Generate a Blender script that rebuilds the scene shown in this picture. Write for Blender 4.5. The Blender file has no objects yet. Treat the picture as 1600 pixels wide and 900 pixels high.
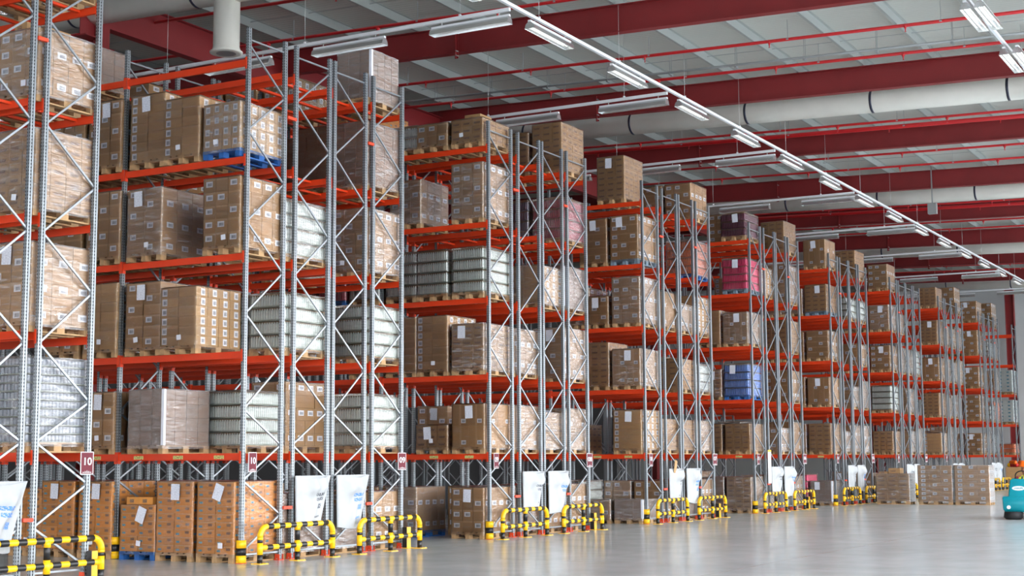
import bpy, math, random
from mathutils import Vector, Matrix
R_ = random.Random(7)
scene = bpy.context.scene
COL = scene.collection
PI = math.pi

# ------------------------------------------------------------------ materials
def new_mat(name):
    m = bpy.data.materials.new(name); m.use_nodes = True
    nt = m.node_tree
    b = nt.nodes['Principled BSDF']
    return m, nt, b
def srgb(r, g, b):
    f = lambda c: ((c/255)/12.92 if c/255 <= .04045 else (((c/255)+.055)/1.055)**2.4)
    return (f(r), f(g), f(b), 1)
def flat(name, col, rough=.6, metal=0, noise=0, nscale=6, bump=0):
    m, nt, b = new_mat(name)
    b.inputs['Base Color'].default_value = col
    b.inputs['Roughness'].default_value = rough
    b.inputs['Metallic'].default_value = metal
    if noise or bump:
        tc = nt.nodes.new('ShaderNodeTexCoord'); nz = nt.nodes.new('ShaderNodeTexNoise')
        nz.inputs['Scale'].default_value = nscale; nz.inputs['Detail'].default_value = 5
        nt.links.new(tc.outputs['Object'], nz.inputs['Vector'])
        if noise:
            hs = nt.nodes.new('ShaderNodeMixRGB'); hs.blend_type = 'MULTIPLY'; hs.inputs[0].default_value = 1
            hs.inputs[1].default_value = col
            rp = nt.nodes.new('ShaderNodeMapRange'); rp.inputs['From Min'].default_value = .3; rp.inputs['From Max'].default_value = .7
            rp.inputs['To Min'].default_value = 1-noise; rp.inputs['To Max'].default_value = 1+noise*.4
            nt.links.new(nz.outputs['Fac'], rp.inputs['Value']); nt.links.new(rp.outputs[0], hs.inputs[2])
            nt.links.new(hs.outputs[0], b.inputs['Base Color'])
        if bump:
            bp = nt.nodes.new('ShaderNodeBump'); bp.inputs['Strength'].default_value = bump; bp.inputs['Distance'].default_value = .02
            nt.links.new(nz.outputs['Fac'], bp.inputs['Height']); nt.links.new(bp.outputs[0], b.inputs['Normal'])
    return m
def cardboard(name, col, rough=.75):
    m, nt, b = new_mat(name)
    b.inputs['Roughness'].default_value = rough
    oi = nt.nodes.new('ShaderNodeObjectInfo')
    tc = nt.nodes.new('ShaderNodeTexCoord')
    nz = nt.nodes.new('ShaderNodeTexNoise'); nz.inputs['Scale'].default_value = 4; nz.inputs['Detail'].default_value = 4
    mp = nt.nodes.new('ShaderNodeMapping'); mp.inputs['Scale'].default_value = (1, 1, 3)
    nt.links.new(tc.outputs['Object'], mp.inputs['Vector']); nt.links.new(mp.outputs[0], nz.inputs['Vector'])
    r1 = nt.nodes.new('ShaderNodeMapRange'); r1.inputs['To Min'].default_value = .86; r1.inputs['To Max'].default_value = 1.12
    nt.links.new(oi.outputs['Random'], r1.inputs['Value'])
    r2 = nt.nodes.new('ShaderNodeMapRange'); r2.inputs['From Min'].default_value = .3; r2.inputs['From Max'].default_value = .7
    r2.inputs['To Min'].default_value = .93; r2.inputs['To Max'].default_value = 1.05
    nt.links.new(nz.outputs['Fac'], r2.inputs['Value'])
    mu = nt.nodes.new('ShaderNodeMath'); mu.operation = 'MULTIPLY'
    nt.links.new(r1.outputs[0], mu.inputs[0]); nt.links.new(r2.outputs[0], mu.inputs[1])
    mx = nt.nodes.new('ShaderNodeMixRGB'); mx.blend_type = 'MULTIPLY'; mx.inputs[0].default_value = 1
    mx.inputs[1].default_value = col; nt.links.new(mu.outputs[0], mx.inputs[2])
    nt.links.new(mx.outputs[0], b.inputs['Base Color'])
    return m
M = {}
M['card'] = cardboard('brown_cardboard', srgb(174, 136, 92))
M['card_dark'] = cardboard('dark_cardboard', srgb(142, 106, 78))
M['card_tan'] = cardboard('tan_cardboard', srgb(188, 152, 106))
M['card_orange'] = cardboard('orange_cardboard', srgb(208, 142, 66))
M['card_white'] = cardboard('pale_carton_board', srgb(206, 214, 212))
M['tape'] = flat('parcel_tape', srgb(196, 160, 120), .25)
M['blue_ink'] = flat('blue_print', srgb(92, 150, 170), .6)
M['wood'] = flat('pallet_wood', srgb(186, 150, 108), .8, 0, .25, 9)
M['wood_blue'] = flat('blue_painted_wood', srgb(38, 98, 170), .65, 0, .25, 8)
M['wood_grey'] = flat('grey_blue_painted_wood', srgb(120, 140, 155), .65, 0, .2, 8)
M['orange'] = flat('orange_beam_paint', srgb(226, 62, 16), .42, 0, .08, 3)
M['orange_foot'] = flat('orange_foot_paint', srgb(235, 78, 40), .5)
M['yellow'] = flat('yellow_guard_paint', srgb(252, 196, 22), .32)
M['black'] = flat('black_guard_paint', srgb(30, 30, 32), .32)
M['red_steel'] = flat('oxide_red_steel', srgb(134, 34, 36), .5, 0, .12, 1.2)
M['red_pipe'] = flat('red_pipe_paint', srgb(196, 28, 34), .35)
M['pipe_metal'] = flat('galvanised_pipe', srgb(165, 168, 168), .4, .5)
M['duct'] = flat('white_duct_sheet', srgb(222, 220, 210), .5, 0, .06, 1.5, .1)
M['strap'] = flat('duct_joint_band', srgb(60, 62, 78), .4, .4)
M['trunk'] = flat('white_light_trunking', srgb(232, 234, 236), .4)
M['reflector'] = flat('aluminium_reflector', srgb(205, 208, 208), .22, .75)
M['wire'] = flat('steel_wire', srgb(190, 190, 188), .4, .3)
M['purlin'] = flat('grey_purlin_steel', srgb(166, 170, 166), .5, .1)
M['wall'] = flat('grey_wall_cladding', srgb(196, 198, 198), .7, 0, .05, .5)
M['wall_dark'] = flat('shade_toned_wall_cladding', srgb(70, 70, 72), .8)  # shade of the deep interior put into the wall colour
M['paper'] = flat('white_paper', srgb(226, 228, 236), .7)
M['maroon'] = flat('maroon_sign', srgb(104, 12, 36), .6)
M['white'] = flat('white_plastic', srgb(236, 240, 242), .4)
M['white_sign'] = flat('white_sign_print', srgb(206, 206, 208), .5)
M['text_red'] = flat('red_print', srgb(170, 50, 60), .5)
M['sack'] = flat('white_woven_sack', srgb(184, 188, 191), .6, 0, .05, 12, .2)
M['ink_black'] = flat('black_print', srgb(60, 62, 70), .6)
M['ink_blue'] = flat('bright_blue_print', srgb(70, 130, 210), .6)
M['teal'] = flat('teal_machine_paint', srgb(16, 148, 164), .3)
M['rubber'] = flat('black_rubber', srgb(26, 26, 28), .6)
M['lamp_glass'] = flat('lamp_lens', srgb(235, 235, 235), .15)
M['hivis'] = flat('yellow_hi_vis_cloth', srgb(214, 235, 40), .7)
M['skin'] = flat('skin', srgb(160, 110, 84), .55)
M['trouser'] = flat('dark_trouser_cloth', srgb(42, 46, 66), .8)
M['maroon_cloth'] = flat('maroon_cloth', srgb(130, 24, 36), .8)
M['helmet'] = flat('orange_helmet_plastic', srgb(246, 110, 24), .3)
M['yel_label'] = flat('yellow_beam_label', srgb(222, 206, 120), .5)
M['tray'] = flat('green_tray_film', srgb(150, 160, 146), .5)

def bottle_mat(name, c, rough=.35):
    m, nt, b = new_mat(name)
    b.inputs['Base Color'].default_value = c; b.inputs['Roughness'].default_value = rough
    return m
for n, c in dict(white=(220, 226, 222), silver=(160, 168, 182), pink=(236, 60, 118), plum=(110, 40, 70), orangeb=(240, 128, 60), blueb=(120, 158, 226), redb=(190, 70, 90), greyb=(140, 130, 145)).items():
    M['bot_'+n] = bottle_mat(n+'_bottle_plastic', srgb(*c))

M['bot_core'] = flat('shade_toned_bottle_core', srgb(130, 134, 132), .8)  # grey core paints the shade in the gaps between bottles
def label_mat():
    m, nt, b = new_mat('shipping_label')
    uv = nt.nodes.new('ShaderNodeUVMap')
    sp = nt.nodes.new('ShaderNodeSeparateXYZ'); nt.links.new(uv.outputs[0], sp.inputs[0])
    nz = nt.nodes.new('ShaderNodeTexNoise'); nz.noise_dimensions = '1D'; nz.inputs['Scale'].default_value = 22; nz.inputs['Detail'].default_value = 1
    nt.links.new(sp.outputs[0], nz.inputs['W'])
    def cmp(src, op, v):
        n = nt.nodes.new('ShaderNodeMath'); n.operation = op; nt.links.new(src, n.inputs[0]); n.inputs[1].default_value = v; return n.outputs[0]
    def mul(a, c):
        n = nt.nodes.new('ShaderNodeMath'); n.operation = 'MULTIPLY'; nt.links.new(a, n.inputs[0]); nt.links.new(c, n.inputs[1]); return n.outputs[0]
    bar = cmp(nz.outputs['Fac'], 'GREATER_THAN', .48)
    k = mul(bar, mul(mul(cmp(sp.outputs[0], 'GREATER_THAN', .25), cmp(sp.outputs[0], 'LESS_THAN', .88)), mul(cmp(sp.outputs[1], 'GREATER_THAN', .2), cmp(sp.outputs[1], 'LESS_THAN', .72))))
    mx = nt.nodes.new('ShaderNodeMixRGB'); mx.inputs[1].default_value = srgb(232, 234, 240); mx.inputs[2].default_value = srgb(90, 96, 110)
    nt.links.new(k, mx.inputs[0]); nt.links.new(mx.outputs[0], b.inputs['Base Color']); b.inputs['Roughness'].default_value = .5
    return m
M['label'] = label_mat()
def print_mat(name, base, ink, sc=(16, 4), thr=.5):
    # printed marks: broken lines of ink on the board
    m, nt, b = new_mat(name)
    uv = nt.nodes.new('ShaderNodeUVMap'); mp = nt.nodes.new('ShaderNodeMapping'); mp.inputs['Scale'].default_value = (sc[0], sc[1], 1)
    nt.links.new(uv.outputs[0], mp.inputs[0])
    nz = nt.nodes.new('ShaderNodeTexNoise'); nz.inputs['Scale'].default_value = 1; nz.inputs['Detail'].default_value = 2
    nt.links.new(mp.outputs[0], nz.inputs['Vector'])
    g = nt.nodes.new('ShaderNodeMath'); g.operation = 'GREATER_THAN'; g.inputs[1].default_value = thr; nt.links.new(nz.outputs['Fac'], g.inputs[0])
    mx = nt.nodes.new('ShaderNodeMixRGB'); mx.inputs[1].default_value = base; mx.inputs[2].default_value = ink
    nt.links.new(g.outputs[0], mx.inputs[0]); nt.links.new(mx.outputs[0], b.inputs['Base Color']); b.inputs['Roughness'].default_value = .7
    return m
M['print'] = print_mat('printed_board', srgb(168, 130, 98), srgb(92, 72, 60))
M['sheet'] = print_mat('delivery_note_print', srgb(222, 226, 236), srgb(186, 190, 202), (5, 40), .55)
M['yel_label'] = print_mat('yellow_beam_sticker', srgb(226, 214, 130), srgb(120, 120, 80), (22, 3), .52)
M['sack_black'] = print_mat('black_sack_lettering', srgb(184, 188, 191), srgb(70, 74, 86), (9, 3), .47)
M['sack_blue'] = print_mat('blue_sack_lettering', srgb(184, 188, 191), srgb(90, 140, 215), (8, 3), .44)
M['badge_print'] = print_mat('badge_print', srgb(215, 225, 228), srgb(60, 140, 155), (12, 2), .5)
M['sign_lines'] = print_mat('notice_print', srgb(240, 240, 240), srgb(190, 80, 90), (8, 12), .55)

def galv():
    m, nt, b = new_mat('galvanised_perforated_steel')
    tc = nt.nodes.new('ShaderNodeTexCoord'); sp = nt.nodes.new('ShaderNodeSeparateXYZ'); nt.links.new(tc.outputs['Object'], sp.inputs[0])
    ge = nt.nodes.new('ShaderNodeNewGeometry')
    def mth(op, a, v=None, c=None):
        n = nt.nodes.new('ShaderNodeMath'); n.operation = op
        if isinstance(a, float): n.inputs[0].default_value = a
        else: nt.links.new(a, n.inputs[0])
        if c is not None: nt.links.new(c, n.inputs[1])
        elif v is not None: n.inputs[1].default_value = v
        return n.outputs[0]
    fz = mth('FRACT', mth('MULTIPLY', sp.outputs[2], 20.))
    inz = mth('LESS_THAN', mth('ABSOLUTE', mth('SUBTRACT', fz, .5)), .24)
    nx = nt.nodes.new('ShaderNodeSeparateXYZ'); nt.links.new(ge.outputs['Normal'], nx.inputs[0])
    # face towards the bay: two slot columns; lateral face: one column of holes
    onx = mth('GREATER_THAN', mth('ABSOLUTE', nx.outputs[0]), .8)
    ax = mth('ABSOLUTE', sp.outputs[1])
    colx = mth('LESS_THAN', mth('ABSOLUTE', mth('SUBTRACT', ax, .020)), .007)
    ony = mth('GREATER_THAN', mth('ABSOLUTE', nx.outputs[1]), .8)
    coly = mth('LESS_THAN', mth('ABSOLUTE', mth('ADD', sp.outputs[0], .0)), .007)
    hole = mth('MULTIPLY', inz, c=mth('ADD', mth('MULTIPLY', onx, c=colx), c=mth('MULTIPLY', ony, c=coly)))
    nz = nt.nodes.new('ShaderNodeTexNoise'); nz.inputs['Scale'].default_value = 5; nt.links.new(tc.outputs['Object'], nz.inputs['Vector'])
    cr = nt.nodes.new('ShaderNodeMixRGB'); cr.inputs[1].default_value = srgb(122, 129, 134); cr.inputs[2].default_value = srgb(154, 161, 166)
    nt.links.new(nz.outputs['Fac'], cr.inputs[0])
    mx = nt.nodes.new('ShaderNodeMixRGB'); mx.inputs[2].default_value = srgb(44, 44, 50)
    nt.links.new(hole, mx.inputs[0]); nt.links.new(cr.outputs[0], mx.inputs[1]); nt.links.new(mx.outputs[0], b.inputs['Base Color'])
    b.inputs['Metallic'].default_value = .6; b.inputs['Roughness'].default_value = .36
    return m
M['galv'] = galv()
M['galv_plain'] = flat('galvanised_brace_steel', srgb(146, 153, 159), .34, .6)

def film(name, dens, streak, gloss, white=(.85, .84, .86)):
    m = bpy.data.materials.new(name); m.use_nodes = True; nt = m.node_tree
    for n in list(nt.nodes): nt.nodes.remove(n)
    out = nt.nodes.new('ShaderNodeOutputMaterial')
    tr = nt.nodes.new('ShaderNodeBsdfTransparent'); df = nt.nodes.new('ShaderNodeBsdfDiffuse'); gl = nt.nodes.new('ShaderNodeBsdfGlossy')
    df.inputs['Color'].default_value = (*white, 1); gl.inputs['Roughness'].default_value = .16; gl.inputs['Color'].default_value = (1, 1, 1, 1)
    tc = nt.nodes.new('ShaderNodeTexCoord'); oi = nt.nodes.new('ShaderNodeObjectInfo')
    ad = nt.nodes.new('ShaderNodeVectorMath'); ad.operation = 'ADD'; cx = nt.nodes.new('ShaderNodeCombineXYZ')
    ml = nt.nodes.new('ShaderNodeMath'); ml.operation = 'MULTIPLY'; ml.inputs[1].default_value = 37
    nt.links.new(oi.outputs['Random'], ml.inputs[0]); nt.links.new(ml.outputs[0], cx.inputs[0]); nt.links.new(ml.outputs[0], cx.inputs[1])
    nt.links.new(tc.outputs['Object'], ad.inputs[0]); nt.links.new(cx.outputs[0], ad.inputs[1])
    mp = nt.nodes.new('ShaderNodeMapping'); mp.inputs['Scale'].default_value = (3, 3, 16); mp.inputs['Rotation'].default_value = (.12, .08, 0)
    nt.links.new(ad.outputs[0], mp.inputs[0])
    nz = nt.nodes.new('ShaderNodeTexNoise'); nz.inputs['Scale'].default_value = 1.2; nz.inputs['Detail'].default_value = 5; nz.inputs['Distortion'].default_value = .8
    nt.links.new(mp.outputs[0], nz.inputs['Vector'])
    bp = nt.nodes.new('ShaderNodeBump'); bp.inputs['Strength'].default_value = .9; bp.inputs['Distance'].default_value = .03
    nt.links.new(nz.outputs['Fac'], bp.inputs['Height']); nt.links.new(bp.outputs[0], gl.inputs['Normal'])
    rg = nt.nodes.new('ShaderNodeMapRange'); rg.inputs['From Min'].default_value = .5; rg.inputs['From Max'].default_value = .72
    rg.inputs['To Min'].default_value = dens; rg.inputs['To Max'].default_value = dens+streak
    nt.links.new(nz.outputs['Fac'], rg.inputs['Value'])
    m1 = nt.nodes.new('ShaderNodeMixShader'); nt.links.new(rg.outputs[0], m1.inputs[0]); nt.links.new(tr.outputs[0], m1.inputs[1]); nt.links.new(df.outputs[0], m1.inputs[2])
    fr = nt.nodes.new('ShaderNodeFresnel'); fr.inputs['IOR'].default_value = 1.5; nt.links.new(bp.outputs[0], fr.inputs['Normal'])
    fa = nt.nodes.new('ShaderNodeMath'); fa.operation = 'MULTIPLY_ADD'; fa.inputs[1].default_value = gloss; fa.inputs[2].default_value = .0
    fa.use_clamp = True
    nt.links.new(fr.outputs[0], fa.inputs[0])
    m2 = nt.nodes.new('ShaderNodeMixShader'); nt.links.new(fa.outputs[0], m2.inputs[0]); nt.links.new(m1.outputs[0], m2.inputs[1]); nt.links.new(gl.outputs[0], m2.inputs[2])
    nt.links.new(m2.outputs[0], out.inputs['Surface'])
    return m
M['film'] = film('clear_stretch_film', .0, .1, 1.3)
M['film_mid'] = film('wrinkled_stretch_film', .04, .3, 2.2)
M['film_heavy'] = film('milky_stretch_film', .09, .2, 2.6)

def floor_mat():
    m, nt, b = new_mat('polished_grey_concrete')
    tc = nt.nodes.new('ShaderNodeTexCoord')
    nz = nt.nodes.new('ShaderNodeTexNoise'); nz.inputs['Scale'].default_value = .35; nz.inputs['Detail'].default_value = 8; nz.inputs['Roughness'].default_value = .6
    nt.links.new(tc.outputs['Object'], nz.inputs['Vector'])
    cr = nt.nodes.new('ShaderNodeValToRGB'); cr.color_ramp.elements[0].position = .3; cr.color_ramp.elements[0].color = srgb(180, 185, 185)
    cr.color_ramp.elements[1].position = .7; cr.color_ramp.elements[1].color = srgb(196, 201, 200)
    nt.links.new(nz.outputs['Fac'], cr.inputs[0])
    # saw-cut joints every 4 m
    sp = nt.nodes.new('ShaderNodeSeparateXYZ'); nt.links.new(tc.outputs['Object'], sp.inputs[0])
    def jl(o, s, ofs):
        a = nt.nodes.new('ShaderNodeMath'); a.operation = 'MULTIPLY_ADD'; a.inputs[1].default_value = 1/s; a.inputs[2].default_value = ofs; nt.links.new(sp.outputs[o], a.inputs[0])
        f = nt.nodes.new('ShaderNodeMath'); f.operation = 'FRACT'; nt.links.new(a.outputs[0], f.inputs[0])
        l = nt.nodes.new('ShaderNodeMath'); l.operation = 'LESS_THAN'; l.inputs[1].default_value = .016/s; nt.links.new(f.outputs[0], l.inputs[0]); return l.outputs[0]
    mxm = nt.nodes.new('ShaderNodeMath'); mxm.operation = 'MAXIMUM'; nt.links.new(jl(0, 8.2, .3), mxm.inputs[0]); nt.links.new(jl(1, 7.2, .86), mxm.inputs[1])
    mx = nt.nodes.new('ShaderNodeMixRGB'); mx.inputs[2].default_value = srgb(160, 160, 158)
    nt.links.new(mxm.outputs[0], mx.inputs[0]); nt.links.new(cr.outputs[0], mx.inputs[1]); nt.links.new(mx.outputs[0], b.inputs['Base Color'])
    n2 = nt.nodes.new('ShaderNodeTexNoise'); n2.inputs['Scale'].default_value = 1.3; n2.inputs['Detail'].default_value = 6; nt.links.new(tc.outputs['Object'], n2.inputs['Vector'])
    rr = nt.nodes.new('ShaderNodeMapRange'); rr.inputs['From Min'].default_value = .3; rr.inputs['From Max'].default_value = .7
    rr.inputs['To Min'].default_value = .16; rr.inputs['To Max'].default_value = .22
    nt.links.new(n2.outputs['Fac'], rr.inputs['Value']); nt.links.new(rr.outputs[0], b.inputs['Roughness'])
    b.inputs['IOR'].default_value = 1.5
    return m
M['floor'] = floor_mat()
def roof_mat():
    m, nt, b = new_mat('ribbed_roof_sheet')
    tc = nt.nodes.new('ShaderNodeTexCoord')
    sp = nt.nodes.new('ShaderNodeSeparateXYZ'); nt.links.new(tc.outputs['Object'], sp.inputs[0])
    wv = nt.nodes.new('ShaderNodeMath'); wv.operation = 'MULTIPLY'; wv.inputs[1].default_value = 40; nt.links.new(sp.outputs[0], wv.inputs[0])
    sn = nt.nodes.new('ShaderNodeMath'); sn.operation = 'SINE'; nt.links.new(wv.outputs[0], sn.inputs[0])
    bp = nt.nodes.new('ShaderNodeBump'); bp.inputs['Strength'].default_value = .35; bp.inputs['Distance'].default_value = .01
    nt.links.new(sn.outputs[0], bp.inputs['Height']); nt.links.new(bp.outputs[0], b.inputs['Normal'])
    b.inputs['Base Color'].default_value = srgb(188, 189, 181); b.inputs['Roughness'].default_value = .6
    return m
M['roof'] = roof_mat()
def emis(name, col, s):
    m, nt, b = new_mat(name); b.inputs['Emission Color'].default_value = col; b.inputs['Emission Strength'].default_value = s
    b.inputs['Base Color'].default_value = (.9, .9, .9, 1); return m
M['tube'] = emis('lit_fluorescent_tube', (1, .98, .92, 1), 1.1)

# ------------------------------------------------------------------ mesh builder
class MB:
    def __init__(s): s.v = []; s.f = []; s.m = []; s.uv = []; s.mats = []; s.sm = []
    def mi(s, k):
        if k not in s.mats: s.mats.append(k)
        return s.mats.index(k)
    def face(s, pts, k, uv=None, smooth=False):
        n = len(s.v); s.v += [tuple(p) for p in pts]; s.f.append(tuple(range(n, n+len(pts)))); s.m.append(s.mi(k)); s.uv.append(uv); s.sm.append(smooth)
    def box(s, x0, x1, y0, y1, z0, z1, k):
        n = len(s.v); s.v += [(x, y, z) for z in (z0, z1) for y in (y0, y1) for x in (x0, x1)]
        for f in ((0, 2, 3, 1), (4, 5, 7, 6), (0, 1, 5, 4), (2, 6, 7, 3), (0, 4, 6, 2), (1, 3, 7, 5)):
            s.f.append(tuple(n+i for i in f)); s.m.append(s.mi(k)); s.uv.append(None); s.sm.append(False)
    def bbox(s, x0, x1, y0, y1, z0, z1, k, b):
        # box with chamfered vertical edges
        pts = [(x0+b, y0), (x1-b, y0), (x1, y0+b), (x1, y1-b), (x1-b, y1), (x0+b, y1), (x0, y1-b), (x0, y0+b)]
        s.prism(pts, z0, z1, k)
    def prism(s, pts, z0, z1, k, smooth=False):
        n = len(s.v); c = len(pts)
        s.v += [(p[0], p[1], z0) for p in pts]+[(p[0], p[1], z1) for p in pts]
        mi = s.mi(k)
        for i in range(c):
            j = (i+1) % c; s.f.append((n+i, n+j, n+c+j, n+c+i)); s.m.append(mi); s.uv.append(None); s.sm.append(smooth)
        s.f.append(tuple(n+i for i in reversed(range(c)))); s.m.append(mi); s.uv.append(None); s.sm.append(False)
        s.f.append(tuple(n+c+i for i in range(c))); s.m.append(mi); s.uv.append(None); s.sm.append(False)
    def lathe(s, cx, cy, prof, k, seg=12):
        n = len(s.v); mi = s.mi(k)
        for r, z in prof:
            for i in range(seg):
                a = 2*PI*i/seg; s.v.append((cx+r*math.cos(a), cy+r*math.sin(a), z))
        for j in range(len(prof)-1):
            for i in range(seg):
                i2 = (i+1) % seg
                s.f.append((n+j*seg+i, n+j*seg+i2, n+(j+1)*seg+i2, n+(j+1)*seg+i)); s.m.append(mi); s.uv.append(None); s.sm.append(True)
        s.f.append(tuple(n+i for i in reversed(range(seg)))); s.m.append(mi); s.uv.append(None); s.sm.append(False)
        t = n+(len(prof)-1)*seg
        s.f.append(tuple(t+i for i in range(seg))); s.m.append(mi); s.uv.append(None); s.sm.append(False)
    def tube(s, pts, r, keys, seg=12, caps=True):
        # keys: material per segment (or one key)
        pts = [Vector(p) for p in pts]; rings = []
        up0 = None
        for i, p in enumerate(pts):
            d = (pts[min(i+1, len(pts)-1)]-pts[max(i-1, 0)]).normalized()
            if up0 is None:
                up0 = d.orthogonal().normalized()
            u = (up0-d*up0.dot(d)).normalized(); up0 = u; w = d.cross(u)
            rr = r[i] if isinstance(r, (list, tuple)) else r
            n = len(s.v); rings.append(n)
            for q in range(seg):
                a = 2*PI*q/seg; s.v.append(tuple(p+(u*math.cos(a)+w*math.sin(a))*rr))
        for i in range(len(pts)-1):
            k = keys if isinstance(keys, str) else keys[i]
            mi = s.mi(k)
            for q in range(seg):
                q2 = (q+1) % seg
                s.f.append((rings[i]+q, rings[i]+q2, rings[i+1]+q2, rings[i+1]+q)); s.m.append(mi); s.uv.append(None); s.sm.append(True)
        if caps:
            k0 = keys if isinstance(keys, str) else keys[0]; k1 = keys if isinstance(keys, str) else keys[-1]
            s.f.append(tuple(rings[0]+q for q in reversed(range(seg)))); s.m.append(s.mi(k0)); s.uv.append(None); s.sm.append(False)
            s.f.append(tuple(rings[-1]+q for q in range(seg))); s.m.append(s.mi(k1)); s.uv.append(None); s.sm.append(False)
    def bar(s, p0, p1, w, t, k):
        # rectangular bar from p0 to p1 (w across, t thick)
        p0 = Vector(p0); p1 = Vector(p1); d = (p1-p0).normalized()
        a = Vector((0, 1, 0)) if abs(d.y) < .9 else Vector((1, 0, 0))
        u = (a-d*a.dot(d)).normalized()*t/2; w_ = d.cross(u).normalized()*w/2
        n = len(s.v)
        for p in (p0, p1):
            for q in ((-1, -1), (1, -1), (1, 1), (-1, 1)): s.v.append(tuple(p+u*q[0]+w_*q[1]))
        for f in ((3, 2, 1, 0), (4, 5, 6, 7), (0, 1, 5, 4), (1, 2, 6, 5), (2, 3, 7, 6), (3, 0, 4, 7)):
            s.f.append(tuple(n+i for i in f)); s.m.append(s.mi(k)); s.uv.append(None); s.sm.append(False)
    # label plates: a thin quad on the -X face or on the -Y face
    def plate_x(s, x, yc, zc, w, h, k): # faces -X
        s.face([(x, yc+w/2, zc-h/2), (x, yc-w/2, zc-h/2), (x, yc-w/2, zc+h/2), (x, yc+w/2, zc+h/2)], k, ((0, 0), (1, 0), (1, 1), (0, 1)))
    def plate_y(s, y, xc, zc, w, h, k): # faces -Y
        s.face([(xc-w/2, y, zc-h/2), (xc+w/2, y, zc-h/2), (xc+w/2, y, zc+h/2), (xc-w/2, y, zc+h/2)], k, ((0, 0), (1, 0), (1, 1), (0, 1)))
    def mesh(s, name):
        me = bpy.data.meshes.new(name); me.from_pydata(s.v, [], s.f)
        for k in s.mats: me.materials.append(M[k])
        me.polygons.foreach_set('material_index', s.m)
        me.polygons.foreach_set('use_smooth', s.sm)
        if any(u is not None for u in s.uv):
            ul = me.uv_layers.new(name='UVMap'); i = 0
            for fc, u in zip(s.f, s.uv):
                for j in range(len(fc)):
                    if u is not None: ul.data[i].uv = u[j]
                    i += 1
        me.update(); return me
def obj(name, me, parent=None, loc=(0, 0, 0), rz=0):
    if isinstance(me, MB): me = me.mesh(name)
    o = bpy.data.objects.new(name, me); COL.objects.link(o)
    o.location = loc; o.rotation_euler = (0, 0, rz)
    if parent: o.parent = parent
    return o
def empty(name, loc, rz=0, parent=None):
    o = bpy.data.objects.new(name, None); COL.objects.link(o); o.location = loc; o.rotation_euler = (0, 0, rz)
    if parent: o.parent = parent
    return o
def tag(o, label, cat, group=None):
    o['label'] = label; o['category'] = cat
    if group: o['group'] = group
    return o
def struct(o): o['kind'] = 'structure'; return o

# ------------------------------------------------------------------ layout
Y0 = 16.03
XG = [11.134, 19.365, 27.517, 35.65, 43.796, 52.043, 60.326, 68.626, 77.167, 85.807]
RO = [0, 1.323, 2.478, 3.74]
LSH = [0, -.03, .03, 0.0]
Z = [0, 1.81, 3.51, 5.175, 6.84, 8.53]
TOP = 9.085; BAY = 2.8; D = 1.0
ORD = ['first', 'second', 'third', 'fourth', 'fifth', 'sixth', 'seventh', 'eighth', 'ninth', 'tenth']
BAYS = [2, 5, 5, 4, 4, 3, 3, 2, 2, 2]
ROWS = {0: (2, 3), 9: (0,)}

# ------------------------------------------------------------------ building shell
EX0, EX1, EY0, EY1 = -14, 93, -20, 44
SL = .03
def zr(y): return 11.47+SL*y      # underside of the rafters
struct(obj('floor', (lambda b: (b.box(EX0-2, EX1+2, EY0-2, EY1+2, -.2, 0, 'floor'), b)[1])(MB())))
b = MB()
for (xa, xb, EYa, EYb) in [(EX0, EX1, -1, EY1), (EX0, EX1, -10.5, -7), (EX0, EX1, EY0, -17)]:  # open strips between slabs are out of view, added to brighten the floor
    za, zb = zr(EYa)+.95, zr(EYb)+.95
    n = len(b.v)
    b.v += [(xa, EYa, za), (xb, EYa, za), (xb, EYb, zb), (xa, EYb, zb), (xa, EYa, za+.15), (xb, EYa, za+.15), (xb, EYb, zb+.15), (xa, EYb, zb+.15)]
    for f in ((3, 2, 1, 0), (4, 5, 6, 7), (0, 1, 5, 4), (1, 2, 6, 5), (2, 3, 7, 6), (3, 0, 4, 7)):
        b.f.append(tuple(n+i for i in f)); b.m.append(b.mi('roof')); b.uv.append(None); b.sm.append(False)
struct(obj('ceiling', b))
def wall(name, *a, k='wall'):
    b = MB(); b.box(*a, k); return struct(obj(name, b))
wall('wall_far', EX1, EX1+.3, EY0, EY1, 0, 14.5)
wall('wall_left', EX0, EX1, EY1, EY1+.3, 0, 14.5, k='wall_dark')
b = MB()
y = EY0
while y < EY1:
    b.box(EX0-.3, EX0, y, y+.8, 0, 12, 'wall'); y += 8.2
b.box(EX0-.3, EX0, EY0, EY1, 5.0, 13.8, 'wall')  # unseen openings below this lintel were added to bring daylight from behind
struct(obj('wall_back', b))
# daylight side: wall with dock openings and a clear strip above
b = MB()
x = EX0
while x < EX1-1:
    b.box(x, x+.8, EY0-.3, EY0, 0, 11.8, 'wall'); x += 8.2
b.box(EX0, EX1, EY0-.3, EY0, 11.0, 12.0, 'wall')
struct(obj('wall_right', b))
b = MB(); b.box(-110, 150, -110, 100, -.35, -.22, 'wall')
struct(obj('ground', b))
# purlins along X
y = EY0+1.0; k = 0
while y < EY1:
    z = zr(y)+.70
    b = MB()
    b.box(EX0, EX1, y-.03, y-.027, z, z+.24, 'purlin'); b.box(EX0, EX1, y-.03, y+.035, z, z+.008, 'purlin'); b.box(EX0, EX1, y-.09, y-.027, z+.232, z+.24, 'purlin')
    struct(obj('purlin', b)); y += 1.88
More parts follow.
